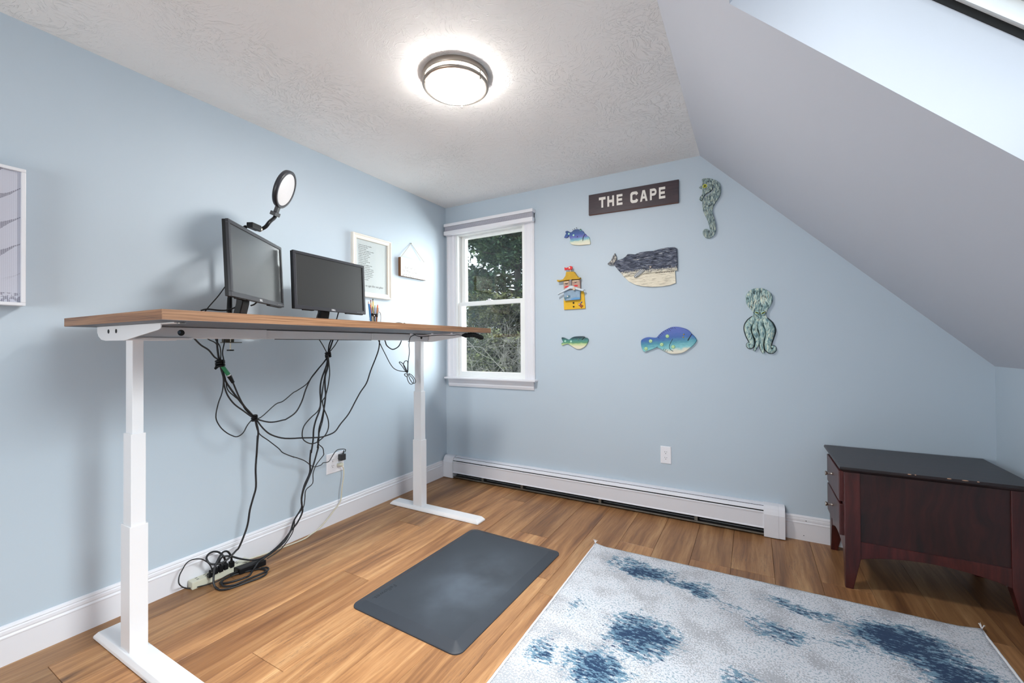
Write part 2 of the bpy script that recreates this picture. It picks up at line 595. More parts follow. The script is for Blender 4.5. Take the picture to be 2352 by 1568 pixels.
# back wall with window opening, outline follows the roof slope
WX0, WX1, WZ0, WZ1 = 0.115, 0.825, 0.895, 2.185
mb = MB()
mb.box(-WT, WX0, 0, WT, -0.06, H + 0.1)
mb.box(WX0, WX1, 0, WT, -0.06, WZ0)
mb.box(WX0, WX1, 0, WT, WZ1, H + 0.1)
mb.prism([(WX1, -0.06), (KX + .1, -0.06), (KX + .1, KZ - .1 * 1.0143), (XF - .1, H + .1 * 1.0143), (WX1, H + .1)], 'y', 0, WT)
struct('wall_back', mb, M_wall)
struct('wall_right', MB().box(KX, KX + WT, YB - WT, WT, -0.06, KZ + 0.05), M_wall)
struct('ceiling', MB().box(-WT, XF, YB - WT, WT, H, H + 0.12), M_ceil)
# sloped wall with a skylight opening
sd = Vector((KX - XF, 0, KZ - H)); SLEN = sd.length; sd.normalize()
sn = Vector((-sd.z, 0, sd.x))            # outward (up and to the right)
if sn.z < 0: sn = -sn
MS = Matrix(((sd.x, 0, sn.x, XF), (0, 1, 0, 0), (sd.z, 0, sn.z, H), (0, 0, 0, 1)))   # local (along slope, y, outward)
a0 = (Vector((2.3913, 0, 2.194)) - Vector((XF, 0, H))).dot(sd)
a1 = a0 + 1.06
ys0, ys1 = -2.66, -1.665
mb = MB()
for (u0, u1, y0, y1) in ((-0.0, SLEN + .02, ys1 + .004, WT), (-0.0, SLEN + .02, YB - WT, ys0 - .004), (0, a0 - .004, ys0 - .004, ys1 + .004), (a1 + .004, SLEN + .02, ys0 - .004, ys1 + .004)):
    mb.box(u0, u1, y0, y1, 0, 0.02, xf=MS)
struct('wall_slope', mb, M_slope)
DEP = 0.20
mb = MB()
def shaft(p, q):
    m = MB()
    m.box(a0 - .004, a1 + .004, q, q + .004, 0, .02, xf=MS).box(a0 - .03, a1 + .03, q, q + .02, 0.02, DEP, xf=MS)
    m.box(a0 - .004, a1 + .004, p - .004, p, 0, .02, xf=MS).box(a0 - .03, a1 + .03, p - .02, p, 0.02, DEP, xf=MS)
    m.box(a0 - .004, a0, p, q, 0, .02, xf=MS).box(a0 - .02, a0, p, q, 0.02, DEP, xf=MS)
    m.box(a1, a1 + .004, p, q, 0, .02, xf=MS).box(a1, a1 + .02, p, q, 0.02, DEP, xf=MS)
    return m
struct('trim_1', shaft(ys0, ys1), M_slope)
sk = struct('window_2', MB().box(a0 - .2, a0 + .006, ys0 - .2, ys1 + .2, DEP + .012, DEP + .05, xf=MS).box(a1 - .006, a1 + .2, ys0 - .2, ys1 + .2, DEP + .012, DEP + .05, xf=MS)
            .box(a0 + .006, a1 - .006, ys0 - .2, ys0 + .014, DEP + .012, DEP + .05, xf=MS).box(a0 + .006, a1 - .006, ys1 - .014, ys1 + .2, DEP + .012, DEP + .05, xf=MS), M_sash)
MB().box(a0 + .0, a1 - .0, ys1 - .030, ys1 + .02, DEP + .052, DEP + .12, xf=MS).box(a0, a1, ys0 - .02, ys0 + .03, DEP + .052, DEP + .12, xf=MS)\
    .box(a0 - .02, a0 + .03, ys0, ys1, DEP + .052, DEP + .12, xf=MS).box(a1 - .03, a1 + .02, ys0, ys1, DEP + .052, DEP + .12, xf=MS).build('sash_frame', M_sash, sk)
MB().box(a0 - .2, a1 + .2, ys1 - .002, ys1 + .2, DEP - .004, DEP + .012, xf=MS).build('gasket', M_black, sk)
MB().box(a0 + .02, a1 - .02, ys0 + .02, ys1 - .02, DEP + .085, DEP + .089, xf=MS).build('pane', M_glass, sk)
# roof skin outside so that no daylight leaks past the slope
mb = MB()
for (u0, u1, y0, y1) in ((-.3, SLEN + .4, ys1 + .02, WT), (-.3, SLEN + .4, YB - WT, ys0 - .02), (-.3, a0 - .02, ys0 - .02, ys1 + .02), (a1 + .02, SLEN + .4, ys0 - .02, ys1 + .02)):
    mb.box(u0, u1, y0, y1, 0.021, 0.10, xf=MS)
struct('trim_2', mb, simple('roof_sheathing', (120, 100, 80), 0.9))
# wall behind the camera, with an added window that lets in fill light
RX0, RX1, RZ0, RZ1 = 0.72, 1.98, 0.55, 1.75
mb = MB().box(-WT, RX0, YB - WT, YB, -.06, H + .1).box(RX1, KX + .1, YB - WT, YB, -.06, H + .1).box(RX0, RX1, YB - WT, YB, -.06, RZ0).box(RX0, RX1, YB - WT, YB, RZ1, H + .1)
struct('wall_front', mb, M_wall)
w3 = struct('added_window', MB().box(RX0, RX0 + .05, YB - .1, YB + .015, RZ0, RZ1).box(RX1 - .05, RX1, YB - .1, YB + .015, RZ0, RZ1).box(RX0, RX1, YB - .1, YB + .015, RZ0, RZ0 + .05)
            .box(RX0, RX1, YB - .1, YB + .015, RZ1 - .05, RZ1).box((RX0 + RX1) / 2 - .03, (RX0 + RX1) / 2 + .03, YB - .1, YB, RZ0, RZ1), M_sash)
MB().box(RX0 + .05, RX1 - .05, YB - .06, YB - .056, RZ0 + .05, RZ1 - .05).build('pane', M_glass, w3)

# baseboards: moulded profile (depth, height)
BP = [(0, 0), (.015, 0), (.015, .098), (.0165, .100), (.0165, .104), (.012, .110), (.0135, .116), (.0125, .126), (.009, .130), (.0105, .134), (.008, .141), (.003, .1447), (0, .1447)]
struct('baseboard_left', MB().prism(BP, 'y', YB, 0), M_trim)
struct('baseboard_back', MB().prism([(-a, b) for a, b in BP], 'x', 2.605, KX), M_trim)
struct('baseboard_right', MB().prism([(KX - a, b) for a, b in BP], 'y', YB, -0.017), M_trim)
mb = MB()
for x, z in ((2.712, .119), (2.700, .030)): mb.ball((x, -.0155, z), .0025, .001, .0025)
for q in islands(mb): q.build('nail_hole', M_black, bpy.data.objects['baseboard_back'])

# ------------------------------------------------------------------ window 1 (double hung)
w1 = struct('window_1', MB().box(WX0 - .01, WX0 + .02, .0, .13, WZ0, WZ1).box(WX1 - .02, WX1 + .01, .0, .13, WZ0, WZ1).box(WX0, WX1, 0, .13, WZ1 - .02, WZ1 + .01).box(WX0, WX1, 0, .13, WZ0 - .01, WZ0 + .02), M_sash)
def casing(x0, x1, flip):
    p = [(x0, 0), (x0, -.014), (x0 + (x1 - x0) * .12, -.021), (x0 + (x1 - x0) * .30, -.019), (x0 + (x1 - x0) * .38, -.016), (x0 + (x1 - x0) * .72, -.016), (x0 + (x1 - x0) * .80, -.011), (x1, -.010), (x1, 0)]
    return MB().prism(p, 'z', .895, 2.27)
casing(.022, .118, 0).build('casing', M_trim, w1)
casing(.913, .822, 1).build('casing', M_trim, w1)
MB().box(.022, .913, -.02, 0, 2.175, 2.27).build('head_casing', M_trim, w1)
MB().cbox(.020, .935, -.058, .01, .882, .897, .004).build('stool', M_trim, w1)
MB().prism([(0, .812), (-.010, .812), (-.014, .822), (-.018, .835), (-.016, .842), (-.022, .862), (-.026, .882), (0, .882)], 'x', .040, .905).build('apron', M_trim, w1)
# stops beside the sashes
for q in islands(MB().box(.118, .140, -.006, .012, .897, 2.18).box(.800, .822, -.006, .012, .897, 2.18)): q.build('sash_stop', M_sash, w1)
def sash(name, x0, x1, z0, z1, y0, y1, st, bt, tp, gx):
    s = MB().cbox(x0, x0 + st, y0, y1, z0, z1, .003).cbox(x1 - st, x1, y0, y1, z0, z1, .003).cbox(x0 + st - .002, x1 - st + .002, y0, y1, z0, z0 + bt, .003).cbox(x0 + st - .002, x1 - st + .002, y0, y1, z1 - tp, z1, .003).build(name, M_sash, w1)
    MB().box(x0 + st - .002, x1 - st + .002, (y0 + y1) / 2 + .002, (y0 + y1) / 2 + .006, z0 + bt - .002, z1 - tp + .002).build('pane', M_glass, s)
    return s
sash('upper_sash', .140, .812, 1.545, 2.178, .052, .092, .044, .028, .034, 0)
sash('lower_sash', .128, .812, .905, 1.565, .010, .050, .042, .042, .034, 0)
lk = MB().cbox(.430, .485, .012, .045, 1.565, 1.573, .002).cyl((.457, .028, 1.573), (.457, .028, 1.582), .010, n=14).cbox(.452, .478, .008, .020, 1.574, 1.582, .002)
lk.build('sash_lock', M_white_plastic, w1)

# cellular shade drawn up in its headrail
bl = empty('window_shade', (.475, -.03, 2.22))
tag(bl, 'white pleated window shade drawn up tight at the top of the window', 'blind')
def chl(mb, name, mat, par, off):
    o = mb.build(name, mat, par); o.location = (-off[0], -off[1], -off[2]); return o
BO = (.475, -.03, 2.22)
chl(MB().cbox(.026, .924, -.062, -.004, 2.248, 2.274, .003), 'headrail', M_trim, bl, BO)
chl(MB().cbox(.026, .924, -.062, -.022, 2.172, 2.207, .004), 'bottom_rail', M_trim, bl, BO)
mb = MB()
for k in range(6):
    z = 2.208 + k * .0067
    mb.prism([(-.024, z), (-.050, z), (-.055, z + .0033), (-.050, z + .0062), (-.024, z + .0062)], 'x', .032, .918)
chl(mb, 'pleats', simple('shade_fabric', (196, 196, 206), 0.8), bl, BO)
mb = MB()
for x in (.10, .33, .58, .83): mb.box(x, x + .012, -.040, -.030, 2.272, 2.278)
for q in islands(mb): chl(q, 'mounting_clip', M_black, bl, BO)
def part(mb, name, mat, par, label=None, kind=None):
    """mesh given in world coordinates, child of an unrotated empty or of one of its parts"""
    o = mb.build(name, mat, par, kind=kind, label=label)
    if par is not None and par.type == 'EMPTY':
        o.location = -par.location
    return o
def thing(name, loc, label, cat, group=None):
    return tag(empty(name, loc), label, cat, group)

# ------------------------------------------------------------------ baseboard heater
ht = thing('baseboard_heater', (1.3, 0, 0), 'long white baseboard heater along the foot of the back wall', 'heater')
HX0, HX1 = .124, 2.497
part(MB().prism([(0, .012), (0, .190), (-.018, .190), (-.040, .184), (-.040, .181), (-.018, .186), (-.004, .186), (-.004, .012)], 'x', HX0, HX1), 'back_panel', M_heater, ht)
part(MB().prism([(-.046, .180), (-.060, .168), (-.0625, .160), (-.060, .160), (-.057, .166), (-.044, .177)], 'x', HX0, HX1), 'damper', M_heater, ht)
part(MB().prism([(-.058, .150), (-.064, .1535), (-.069, .150), (-.068, .142), (-.0665, .138), (-.0665, .060), (-.071, .052), (-.068, .050), (-.060, .056), (-.062, .146)], 'x', HX0, HX1), 'front_panel', M_heater, ht)
part(MB().box(HX0, HX1, -.060, -.004, .010, .014), 'base_pan', M_metal_dark, ht)
part(MB().prism([(-.060, .010), (-.064, .010), (-.064, .020), (-.060, .020)], 'x', HX0, HX1), 'pan_lip', M_metal_dark, ht)
part(MB().box(HX0, HX1, -.016, -.010, .02, .18), 'liner', M_black, ht)
mb = MB()
x = HX0 + .05
while x < HX1 - .05:
    mb.add([(x, -.052, .066), (x, -.018, .066), (x, -.018, .118), (x, -.052, .118)], [(0, 1, 2, 3)])
    x += .009
part(mb, 'heating_fins', M_metal_dark, ht, kind='stuff')
part(MB().cyl((HX0, -.035, .092), (HX1, -.035, .092), .011, n=12), 'copper_pipe', simple('copper', (150, 96, 66), .4, 1.0), ht)
for x in (.42, .80, 1.45, 2.1):
    part(MB().box(x, x + .02, -.058, -.006, .014, .15), 'bracket', M_metal_dark, ht)
CP = [(0, .004), (0, .193), (-.022, .193), (-.044, .188), (-.060, .174), (-.068, .156), (-.073, .140), (-.073, .004)]
ec = part(MB().prism(CP, 'x', 2.494, 2.572, bevel=.001, seg=1), 'end_cap', M_heater, ht)
part(MB().prism([(a * .985, b * .99 + .001) for a, b in CP], 'x', 2.570, 2.605, bevel=.001, seg=1), 'end_cap_sleeve', M_heater, ht)
part(MB().prism([(a * .98, b) for a, b in CP], 'x', .016, .062, bevel=.001, seg=1), 'end_cap_sleeve', M_heater, ht)
part(MB().prism(CP, 'x', .060, .122, bevel=.001, seg=1), 'end_cap', M_heater, ht)

# ------------------------------------------------------------------ ceiling light
LC = Vector((1.245, -1.491, H))
lp = thing('ceiling_light', LC, 'round flush ceiling light with two brushed nickel rings, switched on', 'ceiling light')
def lit_mat(name, strength):
    m = bpy.data.materials.new(name)
    m.use_nodes = True
    t = m.node_tree; t.nodes.clear()
    oo = t.nodes.new('ShaderNodeOutputMaterial'); e_ = t.nodes.new('ShaderNodeEmission')
    e_.inputs[0].default_value = (1.0, 0.96, 0.91, 1); e_.inputs[1].default_value = strength
    t.links.new(e_.outputs[0], oo.inputs[0])
    return m, e_
M_diff, em = lit_mat('lit_diffuser', 108.0)
M_diff_side, em2 = lit_mat('lit_diffuser_side', 72.0)
lm = MB().lathe([(.150, -.0005), (.152, -.004), (.152, -.022), (.149, -.026), (.138, -.026), (.136, -.022), (.136, -.0005)], 48).build('ceiling_ring', M_nickel, lp)
df = MB().lathe([(.132, -.058), (.122, -.066), (.095, -.072), (.05, -.075), (.0, -.076)], 48).build('diffuser', M_diff, lp)
MB().lathe([(.135, -.012), (.135, -.055), (.132, -.058)], 48).build('side_glass', M_diff_side, lp)
rg = MB().lathe([(.136, -.041), (.151, -.041), (.1535, -.045), (.1535, -.051), (.150, -.055), (.138, -.056), (.134, -.052), (.136, -.041)], 48).build('lower_ring', M_nickel, lp)
for a in (math.radians(115), math.radians(235), math.radians(355)):
    c, s_ = math.cos(a), math.sin(a)
    MB().cyl((.146 * c, .146 * s_, -.020), (.146 * c, .146 * s_, -.060), .0035, n=8).ball((.146 * c, .146 * s_, -.062), .006, mat=None).build('post', M_nickel, lp)

# ------------------------------------------------------------------ standing desk
DROT = 0.012
DO = Vector((0.9, -2.495, 0))
dk = tag(empty('standing_desk', DO, (0, 0, DROT)), 'raised standing desk with wood-look top on white telescoping legs', 'desk')
DL, DD, DZ0, DZ1 = 1.875, 0.80, 1.2625, 1.2945
# local frame: x<0 toward the wall, y along the desk
top = MB().box(-DD + .0008, -.0008, .0008, DL - .0008, DZ0 + .0005, DZ1).build('tabletop', M_desk, dk)
for q in islands(MB().box(-DD, 0, 0, .0016, DZ0 + .0004, DZ1 - .0005).box(-DD, 0, DL - .0016, DL, DZ0 + .0004, DZ1 - .0005)): q.build('edge_band', M_desk_end, top)
MB().box(-DD + .001, -.001, .001, DL - .001, DZ0 - .0006, DZ0 + .0005).build('underside', M_under, top, label='dark grey laminate underside')
def L2(x, y, z): return (x - DO.x, y - DO.y, z)
def colm(yc):
    x0, x1 = .318 - DO.x, .397 - DO.x      # lower column footprint, desk frame
    h = .0285
    lw = MB().cbox(x0, x1, yc - h, yc + h, .025, .500, .002).build('leg', M_powder, dk)
    e = .0055
    MB().cbox(x0 + e, x1 - e, yc - h + e, yc + h - e, .490, .849, .002).build('middle_segment', M_powder, lw)
    MB().cbox(x0 + 2 * e, x1 - 2 * e, yc - h + 2 * e, yc + h - 2 * e, .840, 1.210, .002).build('upper_segment', M_powder, lw)
    fx0, fx1, w = .108 - DO.x, .888 - DO.x, .045
    b = bmesh.new()
    lo = [b.verts.new(p) for p in [(fx0, yc - w, .003), (fx1, yc - w, .003), (fx1, yc + w, .003), (fx0, yc + w, .003)]]
    md = [b.verts.new(p) for p in [(fx0 + .001, yc - w + .001, .012), (fx1 - .001, yc - w + .001, .012), (fx1 - .001, yc + w - .001, .012), (fx0 + .001, yc + w - .001, .012)]]
    hi = [b.verts.new(p) for p in [(fx0 + .018, yc - w + .010, .028), (fx1 - .022, yc - w + .010, .028), (fx1 - .022, yc + w - .010, .028), (fx0 + .018, yc + w - .010, .028)]]
    b.faces.new(lo[::-1]); b.faces.new(hi)
    for A, B_ in ((lo, md), (md, hi)):
        for i in range(4): b.faces.new((A[i], A[(i + 1) % 4], B_[(i + 1) % 4], B_[i]))
    bmesh.ops.bevel(b, geom=[e2 for e2 in b.edges if min(v.co.z for v in e2.verts) > .01], offset=.0022, segments=2, profile=.5, affect='EDGES')
    ft = MB().bm(b).build('foot', M_powder, lw)
    mb = MB()
    for x in (fx0 + .04, fx1 - .04): mb.cyl((x, yc, 0), (x, yc, .006), .018, n=14)
    for q in islands(mb): q.build('foot_pad', M_plastic, lw)
    # crosswise head box on the leg
    MB().cbox(x0 - .03, x1 + .004, yc - .045, yc + .12 if yc < .5 else yc + .045, 1.206, 1.214, .002).build('mounting_plate', M_powder, lw)
YN, YF = .128, 1.765
colm(YN); colm(YF)
# side brackets: plates cut to a taper, holes through the near one
def bracket(y, name='side_bracket'):
    X = lambda x: x - DO.x
    pts = [(X(.183), 1.2605), (X(.183), 1.238), (X(.196), 1.222), (X(.222), 1.210), (X(.262), 1.2055), (X(.43), 1.2055), (X(.690), 1.238), (X(.708), 1.243), (X(.712), 1.250), (X(.712), 1.2605)]
    o = MB().prism(pts, 'y', y - .0015, y + .0015).build(name, M_powder, dk)
    MB().box(X(.20), X(.80), y + (0 if y < 1 else -.034), y + (.034 if y < 1 else 0), 1.2588, 1.2612).build('flange', M_powder, o)
    return o
b1 = bracket(YN - .055)
mb = MB()
for x in (.291, .360): mb.cyl((x - DO.x, YN - .0572, 1.241), (x - DO.x, YN - .0560, 1.241), .0082, n=16)
for q in islands(mb): q.build('bolt_hole', M_hole, b1)
MB().cyl((.800 - DO.x, YN - .035, 1.2575), (.800 - DO.x, YN - .035, 1.2588), .012, n=14).build('screw_head', M_steel, b1)
b2 = bracket(YF + .055)
# long frame rail: two outer sleeves and the thinner inner rail between
X0, X1 = .300 - DO.x, .404 - DO.x
ra = MB().cbox(X0, X1, YN - .045, .618, 1.216, 1.2605, .002).build('frame_rail', M_powder, dk, label='outer sleeve of the frame rail')
MB().cyl((X1 - .002, .262, 1.238), (X1 + .0006, .262, 1.238), .0125, n=20).build('cable_port', M_hole, ra)
MB().cyl((X1, .255, 1.240), (X1 + .0010, .255, 1.240), .0060, n=14).build('port_plug', simple('port_blue_grey', (70, 92, 108), .4), ra)
MB().cbox(X0 + .01, X1 - .0035, .610, 1.285, 1.2175, 1.2575, .001).build('inner_rail', M_powder, dk)
rb = MB().cbox(X0, X1, 1.283, YF + .045, 1.216, 1.2585, .002).build('frame_rail', M_powder, dk, label='outer sleeve of the frame rail')
MB().cyl((X1 - .002, 1.735, 1.236), (X1 + .0006, 1.735, 1.236), .0105, n=20).build('cable_port', M_hole, rb)
MB().cyl((X1 - .002, 1.835, 1.236), (X1 + .0006, 1.835, 1.236), .0085, n=20).build('cable_port', simple('port_grey', (112, 116, 112), .5), rb)
MB().box(X1 - .006, X1 - .002, .66, 1.275, 1.2135, 1.2165).build('rail_seam', M_hole, rb)
MB().prism([(X1 - .01, YN - .04), (X1 + .008, YN - .04), (X1 + .008, .285), (X1 + .001, .30), (X1 - .01, .30)], 'z', 1.2085, 1.2165).build('rail_skirt', M_powder, ra)
mb = MB()
for (x, y) in ((.452, -.915), (.62, -.895), (.76, -.87)):
    mb.cbox(x - DO.x - .008, x - DO.x + .008, y - DO.y - .008, y - DO.y + .008, 1.2505, 1.2622, .002)
for q in islands(mb): q.build('cable_clip', M_white_plastic, dk)

# handset of the desk, wrapped in fuzzy black
hs = tag(empty('desk_handset', (.86, -.79, 1.243)), 'fuzzy black handset hanging under the far front corner of the desk', 'controller')
pts = smooth_path([(.845, -.905, 1.242), (.855, -.868, 1.2435), (.86, -.83, 1.247), (.86, -.79, 1.246), (.86, -.755, 1.240), (.862, -.72, 1.232), (.862, -.695, 1.229)], 5)
rr = [.006 + .010 * min(1, 3.2 * math.sin(PI * i / (len(pts) - 1))) * (0.85 + .25 * math.sin(i * 2.1)) for i in range(len(pts))]
mb = MB().tube(pts, rr, 14)
for i in range(260):
    k = R.randrange(1, len(pts) - 1); a = R.uniform(0, 2 * PI); r = rr[k]
    p = Vector(pts[k]) + Vector((math.cos(a) * r * .9, R.uniform(-.004, .004), math.sin(a) * r * .75))
    d = Vector((math.cos(a), R.uniform(-.6, .6), math.sin(a))) * R.uniform(.002, .005)
    mb.add([p, p + d + Vector((0, .001, 0)), p + Vector((0, .0022, 0))], [(0, 1, 2)])
part(mb, 'wrapped_body', simple('black_fuzz', (10, 10, 11), .9), hs)
